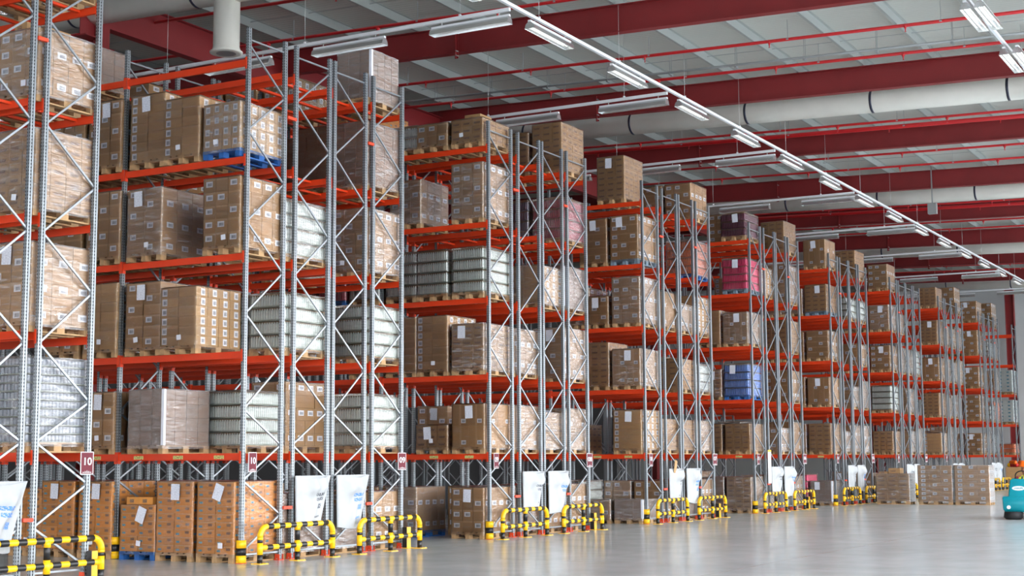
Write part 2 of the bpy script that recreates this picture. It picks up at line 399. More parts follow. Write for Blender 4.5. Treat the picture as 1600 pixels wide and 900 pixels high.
# rafters along Y (red welded I-sections)
RX = [31.6+8.2*i for i in range(-3, 8)]
def ibeam(b, p0, p1, h, w, tf, tw, k):
    # vertical web I-section between two points given at the bottom centre line
    p0 = Vector(p0); p1 = Vector(p1); d = (p1-p0); dh = Vector((d.x, d.y, 0)).normalized(); s = Vector((-dh.y, dh.x, 0))
    def slab(z0, z1, hw):
        n = len(b.v)
        for p in (p0, p1):
            for q, zz in ((-hw, z0), (hw, z0), (hw, z1), (-hw, z1)): b.v.append(tuple(p+s*q+Vector((0, 0, zz))))
        for f in ((3, 2, 1, 0), (4, 5, 6, 7), (0, 1, 5, 4), (1, 2, 6, 5), (2, 3, 7, 6), (3, 0, 4, 7)):
            b.f.append(tuple(n+i for i in f)); b.m.append(b.mi(k)); b.uv.append(None); b.sm.append(False)
    slab(0, tf, w/2); slab(h-tf, h, w/2); slab(tf, h-tf, tw/2)
for i, rx in enumerate(RX):
    b = MB(); ibeam(b, (rx, EY0, zr(EY0)), (rx, EY1, zr(EY1)), .69, .24, .02, .012, 'red_steel')
    r = struct(obj('rafter', b))
    for yy in (19.26, 6.0, 33.0):
        c = MB(); c.box(rx-.13, rx-.118, yy-.05, yy+.05, zr(yy)-.16, zr(yy)+.62, 'red_steel'); c.box(rx-.2, rx-.1, yy-.006, yy+.006, zr(yy)-.16, zr(yy)+.62, 'red_steel')
        for zz in (-.1, .02, .5):
            c.tube([(rx-.23, yy-.04, zr(yy)+zz), (rx-.1, yy-.04, zr(yy)+zz)], .018, 'pipe_metal', 6)
        obj('bracket', c, r)
# jack beam along X with its columns
b = MB(); ibeam(b, (24.8, 25, 11.84), (EX1, 25, 11.84), .86, .26, .025, .015, 'red_steel'); struct(obj('girder', b))
for cx in (24.75, 56.4, 89.2):
    b = MB()
    ibeamc = [(-.15, .15, -.2, -.18), (-.15, .15, .18, .2), (-.01, .01, -.18, .18)]
    for q in ibeamc: b.box(cx+q[0], cx+q[1], 25+q[2], 25+q[3], 0, 12.6, 'red_steel')
    b.box(cx-.25, cx+.3, 24.78, 25.22, 11.3, 11.33, 'red_steel')
    b.box(cx-.6, cx-.15, 24.82, 25.18, 11.5, 11.53, 'red_steel'); b.box(cx-.6, cx-.15, 24.99, 25.01, 11.53, 12.2, 'red_steel')
    struct(obj('column', b))
for cx, cy in ((91.8, 17.2), (91.8, 25), (91.8, 9)):
    b = MB(); b.box(cx-.2, cx+.2, cy-.25, cy-.23, 0, 11.9, 'red_steel'); b.box(cx-.2, cx+.2, cy+.23, cy+.25, 0, 11.9, 'red_steel'); b.box(cx-.01, cx+.01, cy-.23, cy+.23, 0, 11.9, 'red_steel')
    struct(obj('column', b))

# sprinkler pipes
pipes = [(23.4-8.2+3.1, .04), (26.6, .04), (29.3, .04), (34.6, .042), (37.1, .042), (44.9, .04), (45.75, .07), (50.0, .04), (52.4, .04), (61.3, .04), (62.4, .07), (66.4, .04), (68.7, .04), (74.7, .04), (77.4, .04), (82.8, .04), (85.2, .04)]
for i, (px, pr_) in enumerate(pipes):
    t = empty('sprinkler_pipe', (px, 0, 0))
    tag(t, '%s red sprinkler pipe under the roof, %s crossing pipe counted from the camera end' % ('thick' if pr_ > .05 else 'thin', (ORD+['eleventh', 'twelfth', 'thirteenth', 'fourteenth', 'fifteenth', 'sixteenth', 'seventeenth'])[i]), 'pipe', 'red sprinkler pipes crossing under the roof')
    zt = lambda yy: zr(yy)+.22
    b = MB(); b.tube([(0, -10, zt(-10)), (0, 36, zt(36))], pr_, 'red_pipe', 10); obj('pipe', b, t)
    yy = 5.2
    hm = None
    while yy < 25:
        if hm is None:
            c = MB(); c.lathe(0, 0, [(.022, 0), (.028, -.03), (.02, -.06), (.012, -.09), (.012, -.13), (.03, -.135)][::-1], 'red_pipe', 8); c.lathe(0, 0, [(.05, -.02), (.05, .05)], 'red_pipe', 8); hm = c.mesh('sprinkler_head')
        obj('sprinkler_head', hm, t, (0, yy+(i % 3)*.7, zt(yy)-.02)); yy += 3.4
    yy = 4.0
    while yy < 30:
        c = MB(); c.bar((0, yy, zt(yy)), (0, yy, zr(yy)+.72), .03, .006, 'pipe_metal'); c.lathe(0, yy, [(pr_+.01, zt(yy)-.02), (pr_+.01, zt(yy)+.02)], 'pipe_metal', 8); obj('hanger', c, t); yy += 3.76
# cable tray along Y with hangers
for i, tx in enumerate((36.3,)):
    t = empty('cable_tray', (tx, 0, 0)); tag(t, 'thin grey cable conduit hung under the roof between two red pipes', 'cable tray')
    b = MB(); b.tube([(0, -5, zr(-5)+.18), (0, 30, zr(30)+.18)], .035, 'pipe_metal', 8); obj('conduit', b, t)
    yy = 6.
    while yy < 28:
        c = MB(); c.bar((-.06, yy, zr(yy)+.1), (-.06, yy, zr(yy)+.72), .012, .012, 'pipe_metal'); c.bar((.06, yy, zr(yy)+.1), (.06, yy, zr(yy)+.72), .012, .012, 'pipe_metal'); c.box(-.09, .09, yy-.03, yy+.03, zr(yy)+.09, zr(yy)+.13, 'pipe_metal'); obj('hanger', c, t); yy += 1.88
for i in range(-2, 7):
    for k, dx in enumerate((2.1, 5.9)):
        xx = 31.6+8.2*i+dx; b = MB(); b.tube([(xx, -8, zr(-8)+.84), (xx, 34, zr(34)+.84)], .008, 'pipe_metal', 6); struct(obj('tie_rod', b))

# white round ducts
for i, dx in enumerate((24.6, 41.05, 57.4, 73.85, 90.2)):
    t = empty('air_duct', (dx, 0, 0))
    tag(t, 'long white round air duct under the roof, %s duct from the camera end' % ORD[i], 'duct', 'white round ducts crossing under the roof')
    zc = lambda yy: zr(yy)-.02+.0*i+.0
    ym = 30
    b = MB(); b.tube([(0, -8, zc(-8)), (0, ym, zc(ym))], .33, 'duct', 28); obj('duct_tube', b, t)
    yy = 3.1+i*.6
    while yy < 26:
        c = MB(); c.tube([(0, yy-.035, zc(yy)), (0, yy+.035, zc(yy))], .335, 'strap', 28); obj('joint_band', c, t); yy += 3.75
    if i == 0:
        c = MB(); c.lathe(0, 21.0, [(.35, 10.62), (.31, 10.68), (.29, 10.75), (.29, 12.08)], 'duct', 28)
        obj('outlet', c, t)
        c = MB(); c.lathe(0, 21.0, [(.29, 10.605), (.36, 10.61), (.36, 10.64), (.33, 10.65)], 'duct', 28); c.lathe(0, 21.0, [(.22, 10.60), (.05, 10.64)], 'pipe_metal', 20)
        obj('outlet_rim', c, t)
t = empty('junction_box', (56.0, 13.15, 0)); tag(t, 'small grey box hung on a rod in front of a white duct', 'junction box')
b = MB(); b.box(-.12, .12, -.16, .16, 10.85, 11.25, 'pipe_metal'); obj('box_body', b, t); b = MB(); b.bar((0, 0, 11.25), (0, 0, 12.7), .04, .04, 'pipe_metal'); obj('rod', b, t)

# light trunking with fluorescent fittings
FL = 1.9
def refl(double=False):
    b = MB()
    def prof(offs, zo):
        pts = [(-.115, -.11), (-.09, -.02), (-.035, .03), (.035, .03), (.09, -.02), (.115, -.11)]
        for j in range(5):
            (a0, z0), (a1, z1) = pts[j], pts[j+1]
            b.face([(-FL/2, offs+a0, zo+z0), (FL/2, offs+a0, zo+z0), (FL/2, offs+a1, zo+z1), (-FL/2, offs+a1, zo+z1)], 'reflector')
            b.face([(-FL/2, offs+a1, zo+z1+.004), (FL/2, offs+a1, zo+z1+.004), (FL/2, offs+a0, zo+z0+.004), (-FL/2, offs+a0, zo+z0+.004)], 'reflector')
        for sx in (-1, 1):
            x = sx*FL/2
            b.face([(x, offs+p[0], zo+p[1]) for p in (pts if sx < 0 else pts[::-1])], 'reflector')
    prof(0, -.08)
    return b.mesh('reflector')
def tubes():
    b = MB()
    for o in (-.045, .045): b.tube([(-FL/2+.04, o, -.12), (FL/2-.04, o, -.12)], .011, 'tube', 8)
    return b.mesh('fluorescent_tube')
def head():
    b = MB(); b.box(-FL/2, FL/2, -.035, .035, -.045, .0, 'trunk'); return b.mesh('lamp_housing')
RM, TM, HM = refl(), tubes(), head()
def trunk(name, p0, p1, centres, label, group, ztop=12.2, z=11.1, double=False):
    # p0 -> p1 horizontal run; centres = distances along it
    p0 = Vector(p0); p1 = Vector(p1); L = (p1-p0).length; d = (p1-p0)/L; rz = math.atan2(d.y, d.x)
    t = empty(name, (p0.x, p0.y, z), rz); tag(t, label, 'ceiling light', group)
    b = MB(); b.box(0, L, -.035, .035, .0, .07, 'trunk'); obj('trunking_rail', b, t)
    w = MB(); s = 1.2; n = 0
    while s < L:
        yw = p0.y+d.y*s
        c = MB(); c.tube([(s, 0, .07), (s, 0, zr(yw)+.7-z)], .006, 'wire', 5); c.box(s-.02, s+.02, -.03, .03, .07, .11, 'trunk'); obj('suspension_wire', c, t); s += 4.06; n += 1
    for s in centres:
        h_ = obj('lamp_housing', HM, t, (s, 0, -.07 if double is False else -.07)); obj('reflector', RM, h_, (0, 0, 0)); obj('fluorescent_tube', TM, h_, (0, 0, 0))
        if double:
            h2 = obj('lamp_housing', HM, t, (s, -.3, -.07)); obj('reflector', RM, h2, (0, 0, 0)); obj('fluorescent_tube', TM, h2, (0, 0, 0))
        for sx in (-.7, .7):
            c = MB(); c.tube([(s+sx, 0, -.07), (s+sx, 0, .01)], .012, 'wire', 6); obj('bracket', c, t)
MX0 = 10.
trunk('light_trunking', (MX0, 14.7, 11.1), (92, 14.7, 11.1), [27.95-MX0+4.06*k for k in range(-3, 16)], 'long white light trunking running along the aisle in front of the rack ends', 'light trunkings under the roof')
trunk('light_trunking', (24, 6.45, 11.3), (92, 6.45, 11.3), [3.9+4.06*k for k in range(0, 16)], 'white light trunking at the upper right with paired lamps over the open floor', 'light trunkings under the roof', z=11.3, double=True)
for g in range(1, 10):
    cx = XG[g]-1.72 if g > 1 else XG[1]-1.7
    if g == 1: continue
    ln = 21 if g < 5 else 14
    trunk('light_trunking', (cx, 14.5, 10.87), (cx, 14.5+ln, 10.87), [.95+3.1*k for k in range(0, ln//3)], 'white light trunking running back into the aisle left of the %s rack block' % ORD[g], 'light trunkings under the roof', z=10.87)

# ------------------------------------------------------------------ pallet racking
def post_mesh():
    b = MB(); w, d_, g = .031, .038, .010
    # omega-like section: two side flanges, recessed face
    pts = [(-d_, -w), (-.012, -w), (-.006, -w+g), (.006, -w+g), (.012, -w), (d_, -w), (d_, w), (-d_, w)]
    b.prism(pts, .012, TOP, 'galv')
    return b.mesh('post')
POST = post_mesh()
def foot_mesh():
    b = MB(); b.box(-.07, .07, -.06, .06, 0, .012, 'orange_foot'); b.box(-.055, -.045, -.05, .05, .012, .1, 'orange_foot'); b.box(.045, .055, -.05, .05, .012, .1, 'orange_foot')
    for a in (-.062, .062):
        b.lathe(a, 0, [(.008, .012), (.008, .03)], 'pipe_metal', 6)
    return b.mesh('foot_plate')
FOOT = foot_mesh()
def brace_mesh(mir):
    b = MB()
    f = [.18, 1.36, 2.55, 4.15, 5.72, 7.3, 8.8]
    xa, xb = .03, D-.03
    if mir: xa, xb = xb, xa
    b.bar((xa, 0, 8.88), (xb, 0, 8.88), .028, .026, 'galv_plain')
    b.bar((xa, 0, .14), (xb, 0, .14), .028, .026, 'galv_plain')
    for i in range(len(f)-1):
        m_ = (f[i]+f[i+1])/2
        b.bar((xa, 0, f[i]+.02), (xb, 0, m_-.02), .029, .026, 'galv_plain'); b.bar((xb, 0, m_+.02), (xa, 0, f[i+1]-.02), .029, .026, 'galv_plain')
    for z in f+[(f[i]+f[i+1])/2 for i in range(len(f)-1)]:
        pass
    return b.mesh('lattice_bracing')
BR = [brace_mesh(False), brace_mesh(True)]
def beam_mesh(sgn):
    b = MB(); L = BAY-.09
    # stepped box beam with end connectors (sgn: which side the ledge is)
    b.box(-.022, .022, .045, .045+L, -.115, -.03, 'orange')
    b.box(-.022 if sgn > 0 else -.008, .008 if sgn > 0 else .022, .045, .045+L, -.03, 0, 'orange')
    for y in (.036, .046+L):
        b.box(-.036*1.0, .036, y, y+.009, -.17, .035, 'orange')
    for y0, y1 in ((.0, .036), (.055+L, .090+L)):
        xs = -.052 if sgn > 0 else .044
        b.box(xs, xs+.008, y0, y1, -.17, .035, 'orange')
        b.lathe(xs+.004, (y0+y1)/2, [(.006, -.14), (.006, -.12)], 'black', 6)
    return b.mesh('beam')
BEAM = {1: beam_mesh(1), -1: beam_mesh(-1)}
def bar_mesh():
    b = MB(); b.box(.022, D-.022, -.035, .035, -.06, -.02, 'orange'); return b.mesh('support_bar')
SBAR = bar_mesh()
SPC = (lambda b: (b.box(0, 1, -.02, .02, -.02, .02, 'orange'), b.mesh('row_spacer'))[1])(MB())
def blabel():
    b = MB(); b.box(-.0245, -.0225, -.11, .11, -.095, -.035, 'yel_label'); b.plate_x(-.0248, 0, -.065, .22, .06, 'yel_label'); return b.mesh('barcode_sticker')
BL = blabel()
for g in range(10):
    for r in ROWS.get(g, (0, 1, 2, 3)):
        x0 = XG[g]+RO[r]
        t = empty('pallet_rack', (x0, Y0, 0))
        tag(t, 'galvanised pallet rack with orange beams, %s row of the %s rack block from the left' % (ORD[r], ORD[g]), 'pallet rack', 'pallet racks standing in back to back blocks')
        nb = BAYS[g] if r == 0 or g < 4 else min(BAYS[g], 2)
        for k in range(nb+1):
            fr = obj('upright_frame', BR[r % 2], t, (0, k*BAY, 0))
            for xx in (0, D):
                p = obj('post', POST, fr, (xx, 0, 0))
                if k == 0 and g < 6: obj('foot_plate', FOOT, fr, (xx, 0, 0))
        for k in range(nb):
            for L in range(1, 6):
                for s_, xx in ((1, 0), (-1, D)):
                    bm = obj('beam', BEAM[s_], t, (xx, k*BAY, Z[L]))
                    if L == 1 and r == 0 and s_ == 1 and k < 2 and g < 6:
                        for q in (.45, 1.35, 2.25): obj('barcode_sticker', BL, bm, (0, q+.04, 0))
                if L >= 4 and k < 2 and g < 4 and r > 0:
                    for q in (.42, 1.05, 1.68, 2.31): obj('support_bar', SBAR, t, (0, k*BAY+q, Z[L]))
        if r in (0, 2) and g != 9:
            w = RO[r+1]-RO[r]-D
            for zz in (.88, 7.72):
                for k in (0, 1):
                    o = obj('row_spacer', SPC, t, (D+.04, k*BAY-(.03 if k == 0 else 0), zz)); o.scale = (w-.08, 1.4, 1.3)

# ------------------------------------------------------------------ pallets and loads
def pallet_mesh(k, W=.8, Dp=1.2):
    b = MB()
    for i, w in enumerate((.145, .1, .145, .1, .145)):
        yc = [-.3275, -.165, 0, .165, .3275][i]*W/.8; b.box(-Dp/2, Dp/2, yc-w/2, yc+w/2, .122, .144, k)
    for xc in (-Dp/2+.0725, 0, Dp/2-.0725): b.box(xc-.0725, xc+.0725, -W/2, W/2, .1, .122, k)
    for xc in (-Dp/2+.0725, 0, Dp/2-.0725):
        for yc in (-W/2+.05, 0, W/2-.05): b.box(xc-.0725, xc+.0725, yc-.05, yc+.05, .022, .1, k)
    for yc in (-W/2+.05, 0, W/2-.05): b.box(-Dp/2, Dp/2, yc-.05, yc+.05, 0, .022, k)
    return b.mesh('pallet')
PM = {k: pallet_mesh(k) for k in ('wood', 'wood_blue', 'wood_grey')}
W_, D_ = .80, 1.18
# style: board, nx, ny, layer height, what is on a carton's -X face / -Y face
ST = {
 'lab':    dict(c='card', nx=4, ny=3, h=.235, X='L', Y='L', look='brown cartons with barcode labels'),
 'lab2':   dict(c='card', nx=3, ny=2, h=.19, X='A', Y='A', look='brown cartons with scattered labels'),
 'col':    dict(c='card_tan', nx=4, ny=2, h=.168, X='C', Y='S', look='tan cartons with edge stickers'),
 'rows':   dict(c='card_tan', nx=5, ny=4, h=.2, X='S', Y='S', look='small stickered tan cartons'),
 'print':  dict(c='card', nx=4, ny=3, h=.16, X='P', Y='P', look='brown cartons with dark printing'),
 'printd': dict(c='card_dark', nx=4, ny=3, h=.15, X='P', Y='P', look='dark brown printed cartons'),
 'orange': dict(c='card_orange', nx=3, ny=2, h=.132, X='O', Y='O', look='orange cartons with small blue marks'),
 'plain':  dict(c='card', nx=2, ny=2, h=.46, X='B', Y='B', look='big plain brown cartons'),
 'pale':   dict(c='card_white', nx=3, ny=2, h=.2, X='U', Y='U', look='pale cartons with blue marks'),
 'inner':  dict(c='card_dark', nx=4, ny=3, h=.24, X='', Y='', look='dark cartons'),
 'wide':   dict(c='card', nx=4, ny=3, h=.156, X='L', Y='L', look='brown cartons with white labels'),
}
def deco(b, st, x0, x1, y0, y1, z0, z1, fx, fy, first, par):
    s = ST[st]; e = .0015
    yc, zc, xc = (y0+y1)/2, (z0+z1)/2, (x0+x1)/2; w = y1-y0; wx = x1-x0; h = z1-z0
    if fx:
        k = s['X']
        if k == 'L' and (par or first): b.plate_x(x0-e, yc+w*.05, zc+h*.1, .15, .1, 'label')
        if k == 'A' and par: b.plate_x(x0-e, yc+w*.18, zc+h*.05, .14, .1, 'label')
        if k == 'C' and first: b.plate_x(x0-e, y1-.085, zc, .11, .12, 'label')
        if k == 'S': b.plate_x(x0-e, yc+w*.1, zc+h*.1, .095, .11, 'label')
        if k == 'P': b.plate_x(x0-e, yc+w*.05, zc-h*.1, w*.62, h*.3, 'print')
        if k == 'O':
            b.plate_x(x0-e, yc+w*.3, zc-h*.12, .075, .034, 'blue_ink'); b.plate_x(x0-e, yc-w*.22, zc+h*.1, .09, .045, 'print')
            b.plate_x(x0-e, yc, z1-.012, w*.9, .012, 'tape')
        if k == 'B': b.plate_x(x0-e, yc-w*.2, z0+.1, .12, .09, 'label'); b.plate_x(x0-e, yc, zc, .05, h*.98, 'tape')
        if k == 'U': b.plate_x(x0-e, yc+w*.1, zc, .12, .07, 'blue_ink')
        if k in ('L', 'C', 'A', 'S') and h > .15: b.plate_x(x0-e*.5, yc, z1-.02, w*.94, .035, 'tape')
    if fy:
        k = s['Y']
        if k in ('L', 'A') and par: b.plate_y(y0-e, xc+wx*.05, zc+h*.1, .17, .1, 'label')
        if k == 'S': b.plate_y(y0-e, xc+wx*.08, zc, .11, .12, 'label')
        if k == 'P': b.plate_y(y0-e, xc+wx*.05, zc-h*.1, wx*.62, h*.3, 'print')
        if k == 'O': b.plate_y(y0-e, xc-wx*.3, zc-h*.12, .075, .034, 'blue_ink'); b.plate_y(y0-e, xc+wx*.22, zc+h*.1, .09, .045, 'print')
        if k == 'B': b.plate_y(y0-e, xc+wx*.2, z0+.1, .12, .09, 'label'); b.plate_y(y0-e, xc, zc, .05, h*.98, 'tape')
        if k == 'U': b.plate_y(y0-e, xc-wx*.1, zc, .14, .07, 'blue_ink')
_cm = {}
def carton_mesh(st, kind, w, d, h):
    key = (st, kind, round(w, 3), round(d, 3), round(h, 3))
    if key not in _cm:
        b = MB(); g = .003
        b.bbox(-d/2+g, d/2-g, -w/2+g, w/2-g, g*.5, h-g*.5, ST[st]['c'], .004)
        deco(b, st, -d/2+g, d/2-g, -w/2+g, w/2-g, 0, h, kind[0] == '1', kind[1] == '1', kind[2] == '1', kind[3] == '1')
        _cm[key] = b.mesh('carton')
    return _cm[key]
_sm = {}
def stack_mesh(st, n, W=W_, Dp=D_):
    key = (st, n, W, Dp)
    if key not in _sm:
        s = ST[st]; b = MB(); g = .003; rr = random.Random(hash(st) % 97+n) if False else random.Random(n*13+len(st))
        for l in range(n):
            for i in range(s['nx']):
                for j in range(s['ny']):
                    if i > 0 and j > 0 and not (i == s['nx']-1 or j == s['ny']-1) and l < n-1: continue
                    dx, dy = Dp/s['nx'], W/s['ny']; x0 = -Dp/2+i*dx; y0 = -W/2+j*dy
                    jx, jy = rr.uniform(-.005, .005), rr.uniform(-.005, .005)
                    a = (x0+g+jx, x0+dx-g+jx, y0+g+jy, y0+dy-g+jy, l*s['h']+g*.5, (l+1)*s['h']-g*.5)
                    b.box(*a, s['c']); deco(b, st, *a, i == 0, j == 0, j == s['ny']-1, (l+j) % 2 == 0)
        _sm[key] = b.mesh('carton_stack')
    return _sm[key]
_wm = {}
def wrap_mesh(h, k, W=W_, Dp=D_):
    key = (round(h, 2), k, W, Dp)
    if key not in _wm:
        rr = random.Random(int(h*100)); b = MB(); nz = max(3, int(h/.12)); e = .018
        per = []
        hx, hy = Dp/2+e, W/2+e; c = .025
        base = [(-hx+c, -hy), (-hx/3, -hy), (hx/3, -hy), (hx-c, -hy), (hx, -hy+c), (hx, 0), (hx, hy-c), (hx-c, hy), (hx/3, hy), (-hx/3, hy), (-hx+c, hy), (-hx, hy-c), (-hx, 0), (-hx, -hy+c)]
        rings = []
        for j in range(nz+1):
            z = -.06+(h+.075)*j/nz; sc = 1+(.012 if j == 0 else 0)
            rings.append([(p[0]*sc+rr.uniform(-.0015, .0015), p[1]*sc+rr.uniform(-.0015, .0015), z+rr.uniform(-.006, .006)) for p in base])
        n = len(base); o = len(b.v)
        for rg in rings: b.v += rg
        for j in range(nz):
            for i in range(n):
                i2 = (i+1) % n; b.f.append((o+j*n+i, o+j*n+i2, o+(j+1)*n+i2, o+(j+1)*n+i)); b.m.append(b.mi(k)); b.uv.append(None); b.sm.append(False)
        b.f.append(tuple(o+nz*n+i for i in range(n))); b.m.append(b.mi(k)); b.uv.append(None); b.sm.append(False)
        _wm[key] = b.mesh('stretch_film')
    return _wm[key]
_bm = {}
def bottle_layer(color, small):
    key = (color, small)
    if key not in _bm:
        b = MB()
        if small: r, hh, pitch, H = .031, .105, .066, .12
        else: r, hh, pitch, H = .0245, .215, .0545, .242
        k = 'bot_'+color
        ny = int(.78/pitch); nx = int(1.16/pitch)
        def bot(x, y):
            if small: b.lathe(x, y, [(r*.85, .012), (r, .02), (r, hh-.01), (r*.85, hh)], k, 8)
            else: b.lathe(x, y, [(r*.95, .01), (r, .02), (r, hh*.74), (r*.85, hh*.85), (r*.55, hh*.93), (r*.55, hh)], k, 8)
        for j in range(ny):
            y = -.39+pitch*(j+.5)*(.78/(ny*pitch)); bot(-.58+r, y); bot(.58-r, y)
        for i in range(1, nx):
            x = -.58+pitch*(i+.5)*(1.16/(nx*pitch)); bot(x, -.39+r); bot(x, .39-r)
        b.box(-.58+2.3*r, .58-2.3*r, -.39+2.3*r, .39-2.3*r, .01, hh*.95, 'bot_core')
        me = b.mesh('bottles')
        tk = 'tray' if color in ('white', 'silver') else k; t = MB(); t.box(-.59, .59, -.395, .395, 0, .012, tk); t.box(-.592, .592, -.398, -.39, 0, .022 if not small else .012, tk); t.box(-.592, -.584, -.398, .398, 0, .022 if not small else .012, tk)
        if not small: t.box(-.585, .585, -.392, .392, hh+.002, hh+.006, 'card_tan')
        _bm[key] = (me, t.mesh('tray'), H)
    return _bm[key]
def sheet_mesh():
    b = MB(); b.plate_x(0, 0, 0, .19, .27, 'sheet'); return b.mesh('delivery_note')
SHEET = sheet_mesh()
def slip_mesh():
    b = MB(); b.plate_x(0, 0, 0, .1, .09, 'paper'); return b.mesh('paper_slip')
SLIP = slip_mesh()
COLN = dict(white='white bottles', silver='silver cans', pink='pink bottles', plum='dark plum bottles', orangeb='orange bottles', blueb='blue bottles', redb='red bottles', greyb='grey bottles')
def load(loc, st, n, wrap='film', pal='wood', sheet=0, detail=False, where='', rz=0, group=None, extra=None, W=W_, Dp=D_):
    t = empty('pallet_load', loc, rz)
    obj('pallet', PM[pal], t)
    if W > .9:
        for ch in t.children: pass
    z = .146
    if st in ST:
        s = ST[st]
        if detail:
            core = MB(); dx, dy = Dp/s['nx'], W/s['ny']
            core.box(-Dp/2+dx, Dp/2-.01, -W/2+dy, W/2-.01, 0, n*s['h']-.004, s['c'])
            co = obj('carton_stack', core, t, (0, 0, z))
            for l in range(n):
                for i in range(s['nx']):
                    for j in range(s['ny']):
                        if i > 0 and j > 0: continue
                        kd = ('1' if i == 0 else '0')+('1' if j == 0 else '0')+('1' if j == s['ny']-1 else '0')+('1' if (l+j) % 2 == 0 else '0')
                        obj('carton', carton_mesh(st, kd, dy, dx, s['h']), t, (-Dp/2+(i+.5)*dx+R_.uniform(-.006, .004), -W/2+(j+.5)*dy+R_.uniform(-.005, .003), z+l*s['h']), R_.uniform(-.006, .006))
        else:
            obj('carton_stack', stack_mesh(st, n, W, Dp), t, (0, 0, z))
        h = n*s['h']; look = s['look']
        if extra:
            for (ex, ey, ew, ed, eh) in extra:
                c = MB(); c.box(ex, ex+ed, ey, ey+ew, 0, eh, s['c']); c.plate_x(ex-.002, ey+ew*.6, eh*.5, min(.1, ew*.5), .06, 'print'); obj('carton', c, t, (0, 0, z+h))
    else:
        small = st == 'silver'
        me, tr, H = bottle_layer(st, small)
        for l in range(n):
            a = obj('tray', tr, t, (0, 0, z+l*H)); o = obj('bottles', me, a, (0, 0, 0))
            if o.parent: o['kind'] = 'stuff'
        h = n*H; look = COLN[st]+' in stacked trays'
    if wrap: obj('stretch_film', wrap_mesh(h, wrap, W, Dp), t, (0, 0, z))
    if wrap == 'film_heavy':
        c = MB()
        c.box(-Dp/2-.026, -Dp/2-.022, -W/2-.024, -W/2+.03, 0, h, 'paper')
        c.box(-Dp/2-.026, -Dp/2+.03, -W/2-.028, -W/2-.024, 0, h, 'paper')
        obj('edge_board', c, t, (0, 0, z)); look = 'milky film wrapped '+look.split(' with')[0]
    if sheet: obj('delivery_note', SHEET, t, (-Dp/2-.03, R_.uniform(-.1, .16), z+h-.17)).rotation_euler = (R_.uniform(-.06, .06) if sheet == 1 else .35, 0, 0)
    if st in ST and R_.random() < .6 and detail: obj('paper_slip', SLIP, t, (-Dp/2-.03, R_.uniform(-.15, .15), z+.14)).rotation_euler = (R_.uniform(-.15, .15), 0, 0)
    if pal == 'wood_blue': look = look.split(' with')[0].split(' in ')[0]+' on blue pallet'
    tag(t, look+', '+where, 'pallet load', group)
    return t
LV = ['floor', 'first shelf', 'second shelf', 'third shelf', 'fourth shelf', 'top shelf']
SN = ['end', 'second', 'third', 'fourth', 'fifth', 'sixth']
used = {}
def put(g, r, L, s, st, n, **k):
    bay = 0 if s < 3 else 1; q = s-3*bay
    yc = Y0+bay*BAY+.48+(.92*q if q <= 1 else .92+.80*(q-1))+(-.06 if bay else 0)
    if (g, r, L, round(s)) in used: return
    used[(g, r, L, round(s))] = 1
    x = XG[g]+RO[r]+.5+LSH[r]+R_.uniform(-.01, .01)
    where = '%s slot, %s, row %d of %s block' % (SN[int(round(s))], LV[L], r+1, ORD[g])
    k.setdefault('detail', (g == 1 and (r == 0 or (s == 0 and r == 3))) or (g == 0) or (g == 2 and r == 0 and s <= 1) )
    return load((x, yc+R_.uniform(-.012, .012), Z[L]+(.001)), st, n, where=where, rz=R_.uniform(-.012, .012), group='loaded pallets stored in the racks', **k)

# ---- first block (left edge)
put(0, 3, 5, 0, 'print', 3); put(0, 2, 5, 0, 'lab', 3); put(0, 3, 5, 1, 'lab', 3)
put(0, 3, 4, 0, 'lab', 4, wrap='film_mid', extra=[(-.5, -.05, .25, .2, .16), (-.2, -.1, .3, .2, .16), (.1, 0, .25, .3, .2)])
put(0, 3, 3, 0, 'print', 7, wrap='film_mid')
put(0, 3, 2, 0, 'lab2', 6, wrap='film_mid', sheet=1); put(0, 2, 2, 1, 'lab', 4); put(0, 3, 3, 1, 'lab', 4); put(0, 3, 4, 1, 'print', 6)
put(0, 3, 1, 0, 'silver', 10, wrap='film_mid')
put(0, 3, 2, 1, 'lab2', 5); put(0, 3, 1, 1, 'lab', 4)
# ---- second block, front row
put(1, 0, 0, 0, 'orange', 9, sheet=2, wrap='film'); put(1, 0, 0, 1, 'orange', 9, sheet=1, wrap='film'); put(1, 0, 0, 2, 'orange', 6, pal='wood_blue', sheet=2, extra=[(-.5, -.25, .3, .4, .13), (-.5, .05, .3, .4, .13)])
put(1, 0, 0, 3, 'orange', 9, sheet=1); put(1, 0, 0, 4, 'orange', 9, sheet=1); put(1, 0, 0, 5, 'orange', 8)
put(1, 0, 1, 1.85, 'inner', 4, wrap='film_heavy'); put(1, 0, 1, 3, 'lab', 4, sheet=1); put(1, 0, 1, 4, 'lab', 4)
put(1, 0, 2, 1, 'col', 6, wrap='film'); put(1, 0, 2, 2, 'lab2', 6, sheet=1); put(1, 0, 2, 3, 'col', 7); put(1, 0, 2, 4, 'lab2', 6)
put(1, 0, 3, 0, 'lab', 5, wrap='film'); put(1, 0, 3, 2, 'lab2', 6, wrap='film_mid', sheet=1); put(1, 0, 3, 3, 'lab', 5); put(1, 0, 3, 4, 'lab2', 5)
put(1, 0, 4, 0, 'rows', 4, wrap='film_mid', pal='wood_blue'); put(1, 0, 4, 1, 'col', 6); put(1, 0, 4, 2, 'col', 7, sheet=1); put(1, 0, 4, 3, 'lab', 5, sheet=1); put(1, 0, 4, 4, 'lab', 4)
put(1, 0, 5, 4.2, 'inner', 3, wrap='film_heavy')
put(1, 1, 0, 0, 'inner', 4, wrap='film_mid', sheet=1); put(1, 1, 0, 1, 'print', 7, wrap='film_mid', sheet=1); put(1, 1, 0, 2, 'print', 7); put(1, 1, 0, 3, 'lab', 5)
